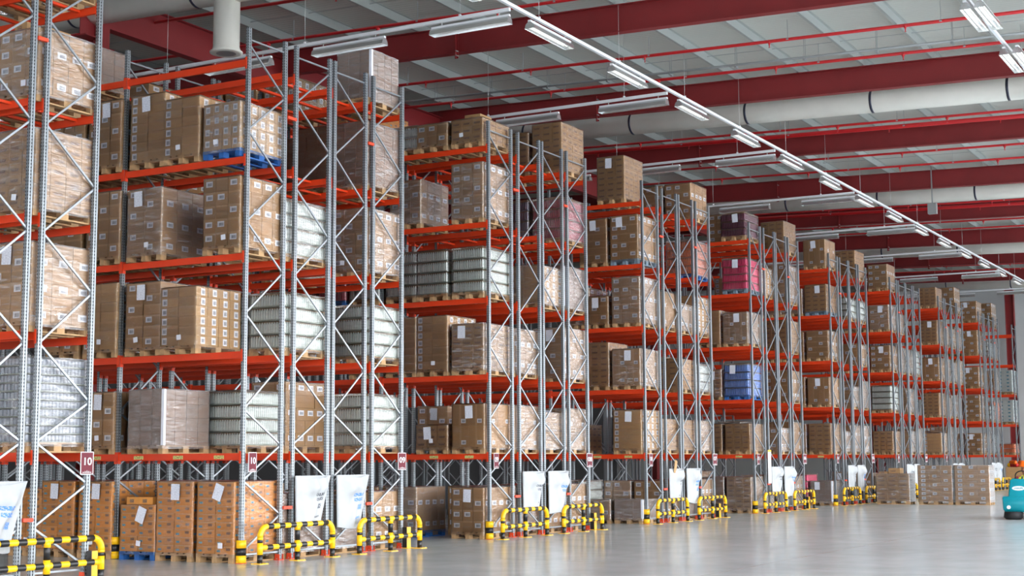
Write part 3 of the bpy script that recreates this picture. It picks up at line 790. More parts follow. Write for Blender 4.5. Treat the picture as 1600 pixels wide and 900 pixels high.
put(1, 1, 1, 1, 'white', 4, wrap='film'); put(1, 1, 1, 2, 'white', 4); put(1, 1, 2, 0, 'white', 4, wrap='film'); put(1, 1, 2, 1, 'white', 4)
put(1, 1, 3, 0, 'white', 4, wrap='film_mid'); put(1, 1, 3, 4, 'lab', 4); put(1, 1, 2, 4, 'lab', 4); put(1, 1, 1, 4, 'lab', 4); put(1, 1, 4, 4, 'lab', 4)
put(1, 2, 0, 0, 'inner', 3, wrap='film_heavy'); put(1, 2, 1, 1, 'lab', 5); put(1, 2, 0, 1, 'lab', 4); put(1, 2, 0, 2, 'lab', 4)
put(1, 2, 1, 3, 'lab', 4); put(1, 2, 2, 3, 'print', 6); put(1, 2, 3, 3, 'lab', 4); put(1, 2, 4, 4, 'lab', 4)
put(1, 3, 0, 0, 'lab', 4, sheet=1); put(1, 3, 1, 0, 'white', 4, wrap='film'); put(1, 3, 2, 0, 'white', 4, wrap='film')
put(1, 3, 3, 0, 'lab', 5, wrap='film_mid'); put(1, 3, 4, 0, 'printd', 8, wrap='film_mid'); put(1, 3, 4, 1, 'printd', 8); put(1, 3, 4, 2, 'printd', 7)
put(1, 3, 5, 0, 'inner', 4, wrap='film_heavy', Dp=.95); put(1, 3, 5, 2, 'rows', 3); put(1, 3, 5, 3, 'rows', 3); put(1, 3, 5, 4, 'lab2', 3); put(1, 2, 5, 5, 'lab2', 3)
put(1, 3, 3, 2, 'lab', 4); put(1, 3, 2, 2, 'col', 6); put(1, 3, 1, 2, 'white', 4); put(1, 3, 0, 1, 'lab', 4); put(1, 3, 0, 2, 'print', 6)
# ---- third block
put(2, 0, 5, 0, 'print', 3, extra=[(-.35, -.2, .4, .5, .16)]); put(2, 0, 5, 1, 'lab', 2); put(2, 0, 5, 2, 'white', 2, wrap='film_mid'); put(2, 0, 5, 3, 'orange', 7); put(2, 0, 5, 4, 'orange', 7)
put(2, 0, 4, 0, 'lab', 5, wrap='film_mid'); put(2, 0, 4, 1.9, 'lab', 4, wrap='film_mid'); put(2, 0, 4, 4, 'lab', 4)
for s in range(4): put(2, 0, 3, s, 'white', 4, wrap='film')
put(2, 0, 3, 4, 'redb', 2, pal='wood_blue'); put(2, 0, 3, 5, 'redb', 3, pal='wood_blue')
put(2, 0, 2, 0, 'print', 6, sheet=1, wrap='film_mid'); put(2, 0, 2, 1, 'col', 7); put(2, 0, 2, 2, 'col', 7); put(2, 0, 2, 3, 'col', 7)
put(2, 0, 1, 0, 'plain', 2, sheet=1); put(2, 0, 1, 1, 'print', 3, sheet=1); put(2, 0, 1, 4, 'lab', 4)
put(2, 0, 0, 0, 'lab', 4, sheet=1); put(2, 0, 0, 2, 'lab', 4, pal='wood_blue', wrap='film_mid'); put(2, 0, 0, 3, 'lab', 4, pal='wood_blue', sheet=1)
put(2, 1, 0, 0, 'inner', 4, wrap='film_mid'); put(2, 1, 0, 1, 'lab', 4); put(2, 1, 1, 0, 'plain', 2, wrap='film_mid'); put(2, 1, 1, 2, 'lab', 4, sheet=1); put(2, 2, 0, 0, 'lab', 4)
put(2, 3, 5, 0, 'print', 7); put(2, 3, 5, 1, 'print', 6)
put(2, 3, 4, 0, 'redb', 4, wrap='film_mid'); put(2, 3, 4, 1, 'greyb', 4); put(2, 3, 3, 0, 'inner', 4, wrap='film_heavy', sheet=1)
put(2, 3, 2, 0, 'lab2', 6, wrap='film_mid', sheet=1); put(2, 3, 2, 1, 'col', 6); put(2, 3, 1, 0, 'plain', 2, wrap='film_mid', sheet=1); put(2, 3, 0, 0, 'lab', 4); put(2, 3, 3, 2, 'lab', 3)
put(2, 3, 4, 2, 'lab', 4)
# ---- fourth block
put(3, 0, 5, .42, 'print', 7, sheet=1, detail=False); put(3, 0, 4, 0, 'lab', 5, sheet=1, pal='wood_grey'); put(3, 0, 4, 1, 'lab2', 6, sheet=1)
put(3, 0, 3, 0, 'lab', 5, wrap='film_mid'); put(3, 0, 3, 1.7, 'lab2', 5, wrap='film_mid'); put(3, 0, 2, 0, 'plain', 2, sheet=1, wrap='film_mid'); put(3, 0, 2, 1, 'print', 7)
put(3, 0, 1, 0, 'col', 6, sheet=1); put(3, 0, 1, 2, 'print', 4); put(3, 0, 0, 0, 'inner', 2, wrap='film_heavy'); put(3, 0, 0, 1, 'lab', 2, wrap='film_mid'); put(3, 1, 0, 0, 'lab', 4); put(3, 1, 0, 1, 'lab', 4, wrap='film_mid')
put(3, 3, 5, 0, 'lab', 4); put(3, 3, 5, 1, 'lab', 4); put(3, 3, 4, 0, 'orangeb', 4, wrap='film_mid', pal='wood_blue'); put(3, 3, 3, 0, 'col', 6, wrap='film'); put(3, 3, 2, 0, 'white', 3, wrap='film_mid')
put(3, 1, 1, 0, 'print', 5); put(3, 2, 1, 0, 'print', 5); put(3, 3, 1, 0, 'print', 5, wrap='film_mid'); put(3, 2, 0, 0, 'inner', 4, wrap='film_mid'); put(3, 3, 0, 0, 'lab', 4); put(3, 3, 2, 1, 'lab', 4)
# ---- fifth block
put(4, 0, 5, 0, 'plum', 3, sheet=1, wrap='film'); put(4, 0, 4, 0, 'pink', 4, sheet=1, pal='wood_grey', wrap='film'); put(4, 0, 3, 0, 'plain', 2, sheet=1, wrap='film_mid'); put(4, 0, 3, 1, 'col', 6)
put(4, 0, 2, 0, 'blueb', 4, sheet=1, pal='wood_blue', wrap='film'); put(4, 0, 1, 0, 'print', 5); put(4, 0, 1, 1, 'print', 5); put(4, 0, 0, 0, 'print', 6, wrap='film_mid'); put(4, 0, 0, 1, 'inner', 4, wrap='film_mid', sheet=1)
put(4, 3, 5, 0, 'print', 6); put(4, 3, 4, 0, 'lab', 5, wrap='film_mid'); put(4, 1, 5, 1, 'lab', 4)
put(4, 3, 3, 0, 'print', 6); put(4, 3, 2, 0, 'lab', 4); put(4, 3, 1, 0, 'plain', 2)
# ---- sixth block
put(5, 0, 5, 0, 'plain', 2, sheet=1); put(5, 0, 4, 0, 'print', 6, sheet=1, pal='wood_grey'); put(5, 0, 3, 0, 'lab2', 5); put(5, 0, 2, 0, 'plain', 2, sheet=1); put(5, 0, 1, 0, 'print', 6)
put(5, 0, 0, 0, 'inner', 3, sheet=1, wrap='film_heavy'); put(5, 0, 0, 1, 'pink', 4); put(5, 3, 5, 0, 'print', 6); put(5, 3, 5, 1, 'lab', 3); put(5, 0, 3, 1, 'lab', 4)
# ---- seventh block and beyond
put(6, 0, 5, 0, 'lab', 4); put(6, 0, 4, 0, 'lab2', 5, sheet=1, wrap='film_mid'); put(6, 0, 3, 0, 'lab', 4, sheet=1); put(6, 0, 2, 0, 'white', 4); put(6, 0, 1, 0, 'print', 5); put(6, 3, 3, 0, 'white', 4)
put(7, 0, 5, 0, 'print', 5); put(7, 0, 4, 0, 'print', 6, sheet=1); put(7, 0, 3, 0, 'plain', 2, sheet=1); put(7, 0, 2, 0, 'print', 6); put(7, 0, 1, 0, 'col', 5); put(7, 3, 5, 0, 'lab', 5)
put(8, 0, 5, 0, 'lab', 4, sheet=1); put(8, 0, 4, 0, 'lab2', 6, sheet=1); put(8, 0, 3, 0, 'lab', 4, sheet=1); put(8, 0, 2, 0, 'lab', 5); put(8, 0, 1, 0, 'lab', 4, sheet=1); put(8, 3, 2, 0, 'orangeb', 4); put(8, 3, 5, 0, 'lab', 5)
put(9, 0, 3, 0, 'pale', 6); put(9, 0, 2, 0, 'pale', 6); put(9, 0, 1, 0, 'orangeb', 2)
# the rest of the stock further in
kinds = ['lab', 'lab', 'lab2', 'print', 'col', 'print', 'plain', 'white', 'rows', 'lab']
NL = dict(lab=4, lab2=6, print=6, col=6, plain=2, white=4, rows=5, printd=7)
for g in range(2, 9):
    for L in range(6):
        for r in range(4):
            for s in ((0, 1, 2) if (r == 0 and g < 7) or (r == 3 and g < 5) else (0, 1) if r in (0, 3) else (0,)):
                p = .62 if L < 5 else .25
                if g == 2 and s < 3 and r == 0: p = 0
                if g in (2, 3) and r in (1, 2) and L > 3: p = 0
                if g in (3, 4) and r == 0 and L in (5,): p = .0
                if s == 0 and r == 0: p = min(1, p*1.3)
                if L == 5 and r in (1, 2): p = 0
                if R_.random() < p:
                    kd = kinds[R_.randrange(len(kinds))]
                    put(g, r, L, s, kd, max(1, NL[kd]-R_.randrange(0, 2 if L < 5 else 3)), wrap=R_.choice(['film', 'film_mid', 'film_mid']), sheet=1 if r == 0 and R_.random() < .5 else 0, detail=False)

# ------------------------------------------------------------------ guards, signs, sacks
def elbow(cx, cz, r, a0, a1, n=7):
    return [(cx+r*math.cos(a0+(a1-a0)*i/n), 0, cz+r*math.sin(a0+(a1-a0)*i/n)) for i in range(n+1)]
def stripes(p0, p1, n):
    p0 = Vector(p0); p1 = Vector(p1)
    return [p0+(p1-p0)*i/n for i in range(n+1)], ['yellow' if i % 2 == 0 else 'black' for i in range(n)]
def guard(x0, x1, y, label, top=.60):
    t = empty('guard_rail', ((x0+x1)/2, y, 0)); tag(t, label, 'guard rail', 'yellow and black guard rails at the rack ends')
    w = (x1-x0)/2; r = .046; low = .26; R = .17
    for i, xx in enumerate((-w, 0, w)):
        b = MB(); ht = top-R if i != 1 else top
        zs = [0, .17, .34, ht] if True else []
        b.tube([(xx, 0, 0), (xx, 0, .15)], r, 'black', 14); b.tube([(xx, 0, .15), (xx, 0, .34)], r*1.08, 'yellow', 14); b.tube([(xx, 0, .34), (xx, 0, ht-.03)], r, 'black', 14)
        b.tube([(xx, 0, ht-.09 if i == 1 else ht-.04), (xx, 0, ht)], r*1.08, 'yellow', 14)
        p = obj('post', b, t)
        c = MB(); c.bbox(xx-.11, xx+.11, -.11, .11, 0, .012, 'yellow', .02)
        for sx in (-1, 1):
            for sy in (-1, 1): c.lathe(xx+sx*.08, sy*.08, [(.012, .012), (.012, .024)], 'pipe_metal', 6)
        obj('base_plate', c, p)
    for sx in (-1, 1):
        b = MB(); pts = elbow(sx*(w-R), top-R, R, 0 if sx > 0 else PI, PI/2)
        b.tube(pts, r*1.08, 'yellow', 14); obj('elbow', b, t)
    pts, ks = stripes((-w+R, 0, top), (w-R, 0, top), 11); b = MB(); b.tube(pts, r, ['black' if k == 'yellow' else 'yellow' for k in ks], 14); obj('top_rail', b, t)
    pts, ks = stripes((-w, 0, low), (w, 0, low), 13); b = MB(); b.tube(pts, r*.97, ks, 14); obj('lower_rail', b, t)
    return t
for g in range(0, 9):
    if g > 0:
        yy = Y0-(.36 if g == 1 else .3)
        n = 1.9
        guard(XG[g]+.04, XG[g]+2.04, yy, 'yellow and black guard rail, left one at the %s rack block' % ORD[g])
    guard(XG[g]+(2.86 if g else 2.66), XG[g]+(4.86 if g else 4.70), Y0-(.36 if g < 2 else .3), 'yellow and black guard rail, right one at the %s rack block' % ORD[g])
def protector(x, y, label):
    t = empty('post_protector', (x, y, 0)); tag(t, label, 'post protector', 'yellow and black post protectors')
    # open half shell round the rack post
    def shell(z0, z1, k, nm, r=.085):
        b = MB(); pts = []
        for i in range(19):
            a = math.radians(120+300*i/18); pts.append((r*math.cos(a), r*math.sin(a)))
        inn = [(p[0]*.88, p[1]*.88) for p in reversed(pts)]
        b.prism(pts+inn, z0, z1, k, True); return obj(nm, b, t)
    shell(.01, .13, 'yellow', 'lower_band'); shell(.13, .25, 'black', 'middle_band', .083); shell(.25, .38, 'yellow', 'upper_band')
for g in range(1, 9):
    protector(XG[g], Y0, 'yellow and black post protector at the front corner post of the %s rack block' % ORD[g])
protector(XG[1], Y0+BAY, 'yellow and black post protector one bay inside the aisle marked 10')
def corner_guard(x, label):
    t = empty('corner_guard', (x, Y0-.06, 0)); tag(t, label, 'corner guard', 'yellow corner guards behind the guard rails')
    b = MB(); b.box(-.02, .11, -.10, -.094, .0, .4, 'yellow'); b.box(-.026, -.02, -.10, .0, .0, .4, 'black'); b.box(.11, .116, -.1, .02, 0, .4, 'yellow'); obj('guard_plate', b, t)
    c = MB(); c.box(-.06, .15, -.14, .02, 0, .01, 'yellow'); obj('base_plate', c, t)
for g in range(0, 8): corner_guard(XG[g]+RO[3]+D, 'yellow angled corner guard at the last post of the %s rack block' % ORD[g])

def text_obj(s, size, k, parent, loc, rot, name='lettering', ext=.002):
    cu = bpy.data.curves.new(name, 'FONT'); cu.body = s; cu.size = size; cu.extrude = ext; cu.align_x = 'CENTER'; cu.align_y = 'CENTER'
    cu.materials.append(M[k]); o = bpy.data.objects.new(name, cu); COL.objects.link(o); o.parent = parent; o.location = loc; o.rotation_euler = rot
    cu.offset = size*.02
    bpy.context.view_layer.update()
    me = bpy.data.meshes.new_from_object(o.evaluated_get(bpy.context.evaluated_depsgraph_get()))
    me.name = name; bpy.data.objects.remove(o); o = bpy.data.objects.new(name, me); COL.objects.link(o); o.parent = parent; o.location = loc; o.rotation_euler = rot
    return o
def aisle_sign(x, y, num, label, ang):
    t = empty('aisle_sign', (x, y, 1.66), ang); tag(t, label, 'sign', 'maroon aisle number signs')
    b = MB(); b.box(-.105, .105, -.008, 0, -.165, .165, 'white_sign'); b.box(-.092, .092, -.011, -.008, -.152, .152, 'maroon'); obj('panel', b, t)
    text_obj(num, .15, 'white_sign', t, (0, -.014, .02), (PI/2, 0, 0))
    c = MB()
    for i in range(5): c.lathe(0, 0, [(.001, 0), (.002, .001)], 'white_sign', 3) if False else None
    for i, (a, w) in enumerate(((-.06, .02), (-.03, .032), (0, .04), (.03, .032), (.06, .02))):
        c.face([(a-.012, -.0125, -.14), (a+.012, -.0125, -.14), (a, -.0125, -.14+w)], 'white_sign')
    obj('crest', c, t)
nums = ['10', '10', '09', '08', '07', '06', '05', '04', '03', '02']
for g in range(1, 8):
    aisle_sign(XG[g]+.16, Y0-.075, nums[g], 'maroon aisle sign %s on the first post of the %s rack block' % (nums[g], ORD[g]), .0)
for g in range(0, 7):
    aisle_sign(XG[g]+RO[3]+D-.1, Y0-.09, nums[g+1], 'maroon aisle sign %s on the last post of the %s rack block' % (nums[g+1], ORD[g]), -.25)
t = empty('notice_board', (XG[4]+1.16, Y0-.08, 1.35)); tag(t, 'tall narrow white notice with red print between two posts of the fifth rack block', 'notice')
b = MB(); b.box(-.15, .15, -.01, 0, -.45, .6, 'white_sign'); b.box(-.15, .15, -.012, -.01, .54, .6, 'yellow')
for i in range(4): b.plate_y(-.0125, 0, .4-.2*i, .2, .1, 'sign_lines')
obj('panel', b, t)

def sack(x, y, label, ink, w=1.02, h=.86, lean=0, ztop=1.42, seed=1):
    rr = random.Random(seed); t = empty('waste_sack', (x, y, ztop)); tag(t, label, 'sack', 'white sacks hung on the rack ends')
    nu, nv = 26, 30; b = MB(); P = []
    for j in range(nv+1):
        v = j/nv
        for i in range(nu+1):
            u = i/nu
            narrow = 1-.30*min(1, v*1.1)**.9
            xx = u*w*narrow-w/2+.03*v+lean*v
            sag = -.08*math.sin(PI*u)*(1-v)**3*.6
            sp = math.sin(PI*u)
            belly = .04+.07*math.exp(-((v-.12)*5)**2)+.05*v
            q_ = u-(.85-.45*v); fold = .03*math.sin(7*u+4*v+seed)*sp+.022*math.sin(17*(u-.3*v)+seed*2)*sp*(1-.4*v)+.055*math.exp(-(q_*9)**2)*min(1, v*5)+.04*math.exp(-((v-.22-.25*abs(u-.55))*9)**2)*sp
            P.append((xx, -belly*sp-fold-.01, -v*h+sag-.02*math.sin(7*u+seed)*v))
    n = nu+1; b.v = P
    for j in range(nv):
        for i in range(nu):
            b.f.append((j*n+i, (j+1)*n+i, (j+1)*n+i+1, j*n+i+1)); b.m.append(b.mi('sack')); b.uv.append(None); b.sm.append(True)
    # back panel of the sack, nearly flat
    o = len(b.v)
    for j in range(nv+1):
        v = j/nv; narrow = 1-.30*min(1, v*1.1)**.9
        for i in range(nu+1):
            u = i/nu; b.v.append((u*w*narrow-w/2+.03*v+lean*v, .012, -v*h+(-.02*math.sin(7*u+seed)*v)))
    for j in range(nv):
        for i in range(nu):
            b.f.append((o+j*n+i+1, o+(j+1)*n+i+1, o+(j+1)*n+i, o+j*n+i)); b.m.append(0); b.uv.append(None); b.sm.append(True)
    for j in range(nv):
        for e_ in (0, nu):
            b.f.append((j*n+e_, o+j*n+e_, o+(j+1)*n+e_, (j+1)*n+e_)); b.m.append(0); b.uv.append(None); b.sm.append(True)
    for i in range(nu): b.f.append((nv*n+i, nv*n+i+1, o+nv*n+i+1, o+nv*n+i)); b.m.append(0); b.uv.append(None); b.sm.append(True)
    obj('sack_body', b, t)
    # lettering laid on the cloth
    if ink:
        c = MB()
        def patch(u0, u1, v0, v1, k):
            i0, i1, j0, j1 = int(u0*nu), int(u1*nu), int(v0*nv), int(v1*nv)
            for j in range(j0, j1):
                for i in range(i0, i1):
                    a = [P[(j+1)*n+i], P[(j+1)*n+i+1], P[j*n+i+1], P[j*n+i]]
                    uu = lambda q: ((q[0]-i0)/(i1-i0), 1-(q[1]-j0)/(j1-j0))
                    c.face([(q[0], q[1]-.004, q[2]) for q in a], k, (uu((i, j+1)), uu((i+1, j+1)), uu((i+1, j)), uu((i, j))))
        k2 = 'sack_'+ink
        patch(.5, .85, .34, .41, k2); patch(.55, .85, .44, .51, k2); patch(.66, .82, .58, .68, k2); patch(.5, .8, .80, .84, k2)
        obj('lettering', c, t)
    d = MB()
    for sx in (-1, 1): d.tube([(sx*w*.46, 0, -.03), (sx*w*.46, .05, -.02)], .008, 'wire', 6)
    obj('hook', d, t)
for g in range(0, 9):
    sh = Y0-.09
    a = dict(seed=g*3+1)
    if g > 0:
        sack(XG[g]+RO[1]+.5, sh, 'white woven sack with black print, left one hung on the %s rack block' % ORD[g], 'black', **a)
    sack(XG[g]+RO[2]+.55, sh, 'white woven sack, right one hung on the %s rack block' % ORD[g] if g else 'white woven sack cut by the left edge of the photo', 'blue', seed=g*3+2, h=.95)
# scrap cardboard sticking out of one sack
b = MB(); b.bar((0, 0, 0), (.1, 0, .34), .16, .01, 'card_tan'); o = obj('cardboard_scrap', b, None, (XG[3]+RO[1]+.22, Y0-.16, 1.3)); tag(o, 'torn brown cardboard strip sticking out of a white sack', 'cardboard')

# ------------------------------------------------------------------ loads on the open floor
load((55.1, 14.55, 0), 'print', 7, wrap='film_mid', where='standing on the floor, leftmost of three by the far guard rails', rz=-PI/2+.0, group='loads on the aisle floor', extra=[(-.4, -.2, .3, .5, .16), (.1, -.2, .3, .4, .16)]) if False else None
def floor_load(x, y, st, n, where, extra=None, lean=0, wrap='film_mid'):
    t = empty('floor_load', (x, y, 0)); s = ST[st]
    # long side (1.2 m) faces the camera
    pm = obj('pallet', PM['wood'], t, (.42, 0, 0), PI/2)
    obj('carton_stack', stack_mesh(st, n, 1.2, .82), t, (.42, 0, .146))
    if extra:
        for (ex, ey, ew, ed, eh) in extra:
            c = MB(); c.box(ex, ex+ed, ey, ey+ew, 0, eh, s['c']); c.plate_x(ex-.002, ey+ew*.6, eh*.5, ew*.5, .07, 'print'); obj('carton', c, t, (0.42, 0, .146+n*s['h']))
    obj('stretch_film', wrap_mesh(n*s['h'], wrap, 1.2, .82), t, (.42, 0, .146))
    tag(t, s['look']+' '+where, 'pallet load', 'wrapped pallet loads standing on the open floor')
floor_load(54.2, 14.55, 'print', 6, 'on floor pallet, left of three, cartons on top', extra=[(-.3, -.25, .42, .5, .2), (-.35, .2, .3, .4, .08)])
floor_load(54.2, 13.02, 'wide', 8, 'on a floor pallet, middle one of three')
floor_load(54.2, 11.72, 'wide', 8, 'on floor pallet, right one of three')

# ------------------------------------------------------------------ ride-on scrubber with its driver
SX, SY = 41.9, 7.7
t = empty('floor_scrubber', (SX, SY, 0)); tag(t, 'teal ride-on floor scrubber cut off by the right edge of the photo', 'floor scrubber')
def loft(secs, k, bev=.06):
    # secs: (z, x0, x1, y0, y1)
    b = MB(); n = 0
    for (z, x0, x1, y0, y1) in secs:
        c = bev
        pts = [(x0+c, y0), (x1-c, y0), (x1-c*.3, y0+c*.3), (x1, y0+c), (x1, y1-c), (x1-c*.3, y1-c*.3), (x1-c, y1), (x0+c, y1), (x0+c*.3, y1-c*.3), (x0, y1-c), (x0, y0+c), (x0+c*.3, y0+c*.3)]
        b.v += [(p[0], p[1], z) for p in pts]
    m_ = 12
    for j in range(len(secs)-1):
        for i in range(m_):
            i2 = (i+1) % m_; b.f.append((j*m_+i, j*m_+i2, (j+1)*m_+i2, (j+1)*m_+i)); b.m.append(b.mi(k)); b.uv.append(None); b.sm.append(True)
    b.f.append(tuple(reversed(range(m_)))); b.m.append(0); b.uv.append(None); b.sm.append(False)
    b.f.append(tuple((len(secs)-1)*m_+i for i in range(m_))); b.m.append(0); b.uv.append(None); b.sm.append(False)
    return b
obj('lower_body', loft([(.20, .0, 1.68, -.6, .52), (.28, -.05, 1.72, -.64, .56), (.58, -.05, 1.72, -.64, .57), (.62, -.03, 1.7, -.62, .55)], 'teal', .045), t)
obj('front_cowl', loft([(.60, -.02, .3, -.46, .43), (.64, .0, .3, -.45, .42), (1.04, .06, .29, -.42, .38), (1.09, .1, .27, -.38, .34)], 'teal', .05), t)
obj('rear_tank', loft([(.5, .95, 1.75, -.58, .56), (1.0, 1.0, 1.75, -.56, .54), (1.1, 1.1, 1.7, -.5, .48)], 'teal'), t)
b = MB(); b.bbox(.6, 1.05, -.2, .4, .4, .52, 'rubber', .05); b.bbox(.98, 1.06, -.18, .38, .52, 1.05, 'rubber', .03); obj('seat', b, t)
for nm, (wx, wy) in (('wheel', (.35, 0)), ('wheel', (1.35, -.5)), ('wheel', (1.35, .5))):
    b = MB(); b.tube([(wx, wy-.06, .15), (wx, wy+.06, .15)], .15, 'rubber', 20); o = obj(nm, b, t); c = MB(); c.tube([(wx, wy-.065, .15), (wx, wy+.065, .15)], .07, 'maroon', 12); obj('hub', c, o)
b = MB(); b.lathe(.05, .30, [(.2, .01), (.26, .06), (.24, .21)], 'rubber', 24); b.lathe(.05, -.35, [(.2, .01), (.26, .06), (.24, .21)], 'rubber', 24); obj('brush', b, t)
b = MB(); b.tube([(.32, .1, 1.05), (.44, .1, 1.14)], .025, 'rubber', 10)
cc = Vector((.46, .1, 1.15)); ax = Vector((.8, 0, .6)).normalized(); u = Vector((0, 1, 0)); w = ax.cross(u)
b.tube([cc+(u*math.cos(a)+w*math.sin(a))*.19 for a in [2*PI*i/24 for i in range(25)]], .016, 'rubber', 8); obj('steering_wheel', b, t)
b = MB(); pts = [(.17*math.cos(2*PI*i/24), .06*math.sin(2*PI*i/24)) for i in range(24)]
sf = lambda z: .0+.06*(z-.64)/.4
b.face([(sf(.84+z_)-.006, y_+.14, .84+z_) for y_, z_ in pts][::-1], 'white'); lg = obj('badge', b, t)
c = MB(); c.face([(sf(.84+z_)-.009, y_+.14, .84+z_) for y_, z_ in ((.12, -.022), (-.12, -.022), (-.12, .022), (.12, .022))], 'badge_print', ((0, 0), (1, 0), (1, 1), (0, 1))); obj('lettering', c, lg)
b = MB(); b.lathe(-.075, .40, [(.001, .42), (.06, .42)], 'lamp_glass', 14); b = MB(); b.tube([(-.065, .40, .33), (-.03, .40, .33)], .05, 'lamp_glass', 16); obj('headlamp', b, t)
def skin_body(name, joints, edges, mat, parent, sub=2):
    me = bpy.data.meshes.new(name); me.from_pydata([j[0] for j in joints], edges, []); me.materials.append(M[mat])
    o = bpy.data.objects.new(name, me); COL.objects.link(o); o.parent = parent
    sk = o.modifiers.new('skin', 'SKIN'); sk.use_smooth_shade = True
    for i, j in enumerate(joints):
        r = j[1]; me.skin_vertices[0].data[i].radius = r if isinstance(r, tuple) else (r, r)
    me.skin_vertices[0].data[0].use_root = True
    ss = o.modifiers.new('sub', 'SUBSURF'); ss.levels = sub; ss.render_levels = sub
    return o
p = empty('person', (SX+.80, SY+.1, -.25)); tag(p, 'person in yellow hi-vis vest and orange helmet driving the teal scrubber', 'person')
J = [((0, 0, .88), .13), ((.02, 0, 1.08), .13), ((.0, 0, 1.3), (.13, .1)), ((-.02, 0, 1.40), .04), ((-.03, 0, 1.5), .045), ((-.035, 0, 1.6), (.068, .082)), ((-.03, 0, 1.70), .07),
     ((-.01, .19, 1.40), .055), ((-.08, .25, 1.18), .043), ((-.24, .17, 1.24), .034), ((-.01, -.19, 1.40), .055), ((-.08, -.25, 1.18), .043), ((-.24, -.13, 1.24), .034),
     ((-.05, .1, .86), .09), ((-.4, .13, .84), .065), ((-.48, .13, .55), .05), ((-.05, -.1, .86), .09), ((-.4, -.13, .84), .065), ((-.48, -.13, .55), .05), ((-.55, .13, .48), .04), ((-.55, -.13, .48), .04)]
E_ = [(0, 1), (1, 2), (2, 3), (3, 4), (4, 5), (5, 6), (2, 7), (7, 8), (8, 9), (2, 10), (10, 11), (11, 12), (0, 13), (13, 14), (14, 15), (0, 16), (16, 17), (17, 18), (15, 19), (18, 20)]
skin_body('body', J, E_, 'skin', p)
skin_body('vest', [((0, 0, .9), (.15, .16)), ((.02, 0, 1.1), (.15, .16)), ((0, 0, 1.28), (.21, .17)), ((-.01, 0, 1.42), (.15, .11)), ((-.01, .16, 1.40), .105), ((-.01, -.16, 1.40), .105)], [(0, 1), (1, 2), (2, 3), (2, 4), (2, 5)], 'hivis', p)
for sy in (-1, 1):
    skin_body('sleeve', [((-.01, .18*sy, 1.40), .098), ((-.08, .25*sy, 1.18), .062), ((-.2, .19*sy, 1.225), .048)], [(0, 1), (1, 2)], 'maroon_cloth', p)
skin_body('trousers', [((0, 0, .9), .14), ((-.05, .1, .86), .1), ((-.4, .13, .84), .078), ((-.48, .13, .58), .062), ((-.05, -.1, .86), .1), ((-.4, -.13, .84), .078), ((-.48, -.13, .58), .062)], [(0, 1), (1, 2), (2, 3), (0, 4), (4, 5), (5, 6)], 'trouser', p)
b = MB(); b.lathe(-.03, 0, [(.15, 1.66), (.135, 1.67), (.128, 1.72), (.1, 1.79), (.05, 1.82), (.005, 1.825)], 'helmet', 20); obj('helmet', b, p)
b = MB(); b.lathe(-.03, 0, [(.045, 1.455), (.075, 1.50), (.088, 1.56), (.09, 1.62), (.08, 1.68), (.03, 1.72)], 'skin', 20)
b.v = [(x*1.0+(-.012 if x < -.09 and z < 1.6 else 0), y*.86, z) for x, y, z in b.v]; hd = obj('head', b, p)
c = MB(); c.tube([(-.118, 0, 1.60), (-.145, 0, 1.565), (-.118, 0, 1.552)], [.01, .016, .012], 'skin', 8); obj('nose', c, hd)
c = MB()
for sy in (-1, 1): c.lathe(-.108, .032*sy, [(.001, 1.598), (.012, 1.604), (.012, 1.612), (.001, 1.618)], 'rubber', 8)
obj('eyes', c, hd)
c = MB(); c.tube([(-.112, -.024, 1.525), (-.122, 0, 1.522), (-.112, .024, 1.525)], .005, 'maroon_cloth', 6); obj('mouth', c, hd)
for sy in (-1, 1):
    c = MB(); c.tube([(-.03, .078*sy, 1.57), (-.02, .09*sy, 1.59), (-.03, .082*sy, 1.615)], [.01, .014, .01], 'skin', 8); obj('ear', c, hd)
for sy in (-1, 1):
    h_ = empty('hand', (-.26, .15*sy, 1.25), 0, p)
    b = MB(); b.tube([(0.03, 0, 0), (-.05, 0, .01)], [.026, .034], 'skin', 10); obj('palm', b, h_)
    for q in range(4):
        yy = -.03+.02*q; b = MB(); b.tube([(-.045, yy, .015), (-.08, yy, .02), (-.095, yy, -.005), (-.075, yy, -.03)], [.009, .009, .008, .007], 'skin', 8); obj('finger', b, h_)
    b = MB(); b.tube([(-.0, -.03*sy, 0), (-.03, -.05*sy, -.01), (-.06, -.04*sy, -.025)], [.011, .01, .008], 'skin', 8); obj('thumb', b, h_)

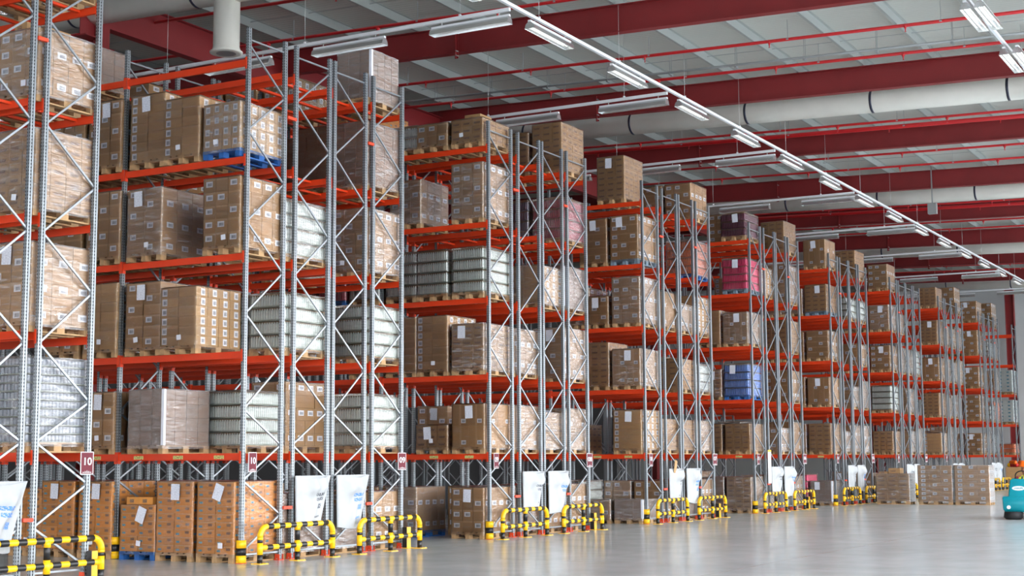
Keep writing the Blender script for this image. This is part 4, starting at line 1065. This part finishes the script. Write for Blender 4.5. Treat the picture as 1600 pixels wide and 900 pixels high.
# bright goods near the far wall
rr = random.Random(3)
fb = empty('storage_box', (83.6, 15.7, 0)); tag(fb, 'open brown box of bright goods standing before the far wall', 'box')
b = MB(); b.box(-.5, .5, -.45, .45, 0, 1.16, 'card'); obj('box_body', b, fb)
for k in range(14):
    b = MB(); r = .11; b.lathe(0, 0, [(r*math.sin(PI*q/8)+.001, -r*math.cos(PI*q/8)) for q in range(9)], ['helmet', 'yellow', 'red_pipe'][k % 3], 12)
    o = obj('plastic_ball', b, None, (83.6+rr.uniform(-.38, .38), 15.34+.055*k, 1.27+(.14 if k % 3 == 0 else 0)))
    tag(o, ['orange', 'yellow', 'red'][k % 3]+' ball heaped on the brown box before the far wall', 'ball', ['orange', 'yellow', 'red'][k % 3]+' balls heaped on the far box')

# ------------------------------------------------------------------ light and camera
w = bpy.data.worlds.new('sky'); scene.world = w; w.use_nodes = True
nt = w.node_tree; bg = nt.nodes['Background']
tc = nt.nodes.new('ShaderNodeTexCoord'); sp = nt.nodes.new('ShaderNodeSeparateXYZ'); nt.links.new(tc.outputs['Generated'], sp.inputs[0])
cr = nt.nodes.new('ShaderNodeValToRGB'); cr.color_ramp.elements[0].position = .0; cr.color_ramp.elements[0].color = (1, .99, .98, 1)
cr.color_ramp.elements[1].position = .6; cr.color_ramp.elements[1].color = (.8, .88, 1, 1); nt.links.new(sp.outputs[2], cr.inputs[0]); nt.links.new(cr.outputs[0], bg.inputs[0])
bg.inputs[1].default_value = 6.0
cam = bpy.data.cameras.new('camera'); co = bpy.data.objects.new('camera', cam); COL.objects.link(co); scene.camera = co
f, yaw, pitch, roll, hh = 2308.65, .5116, .1162, -.0056, 1.664
F = Vector((math.cos(yaw)*math.cos(pitch), math.sin(yaw)*math.cos(pitch), math.sin(pitch)))
R = F.cross(Vector((0, 0, 1))).normalized(); U = R.cross(F)
c, s = math.cos(roll), math.sin(roll)
R, U = c*R+s*U, -s*R+c*U
co.matrix_world = Matrix(((R.x, U.x, -F.x, 0), (R.y, U.y, -F.y, 0), (R.z, U.z, -F.z, hh), (0, 0, 0, 1)))
cam.sensor_width = 36; cam.lens = 36*f/1600; cam.clip_end = 400; cam.clip_start = .1
scene.view_settings.view_transform = 'Standard'; scene.view_settings.look = 'None'; scene.view_settings.gamma = 1
scene.view_settings.use_curve_mapping = False
scene.view_settings.exposure = .66
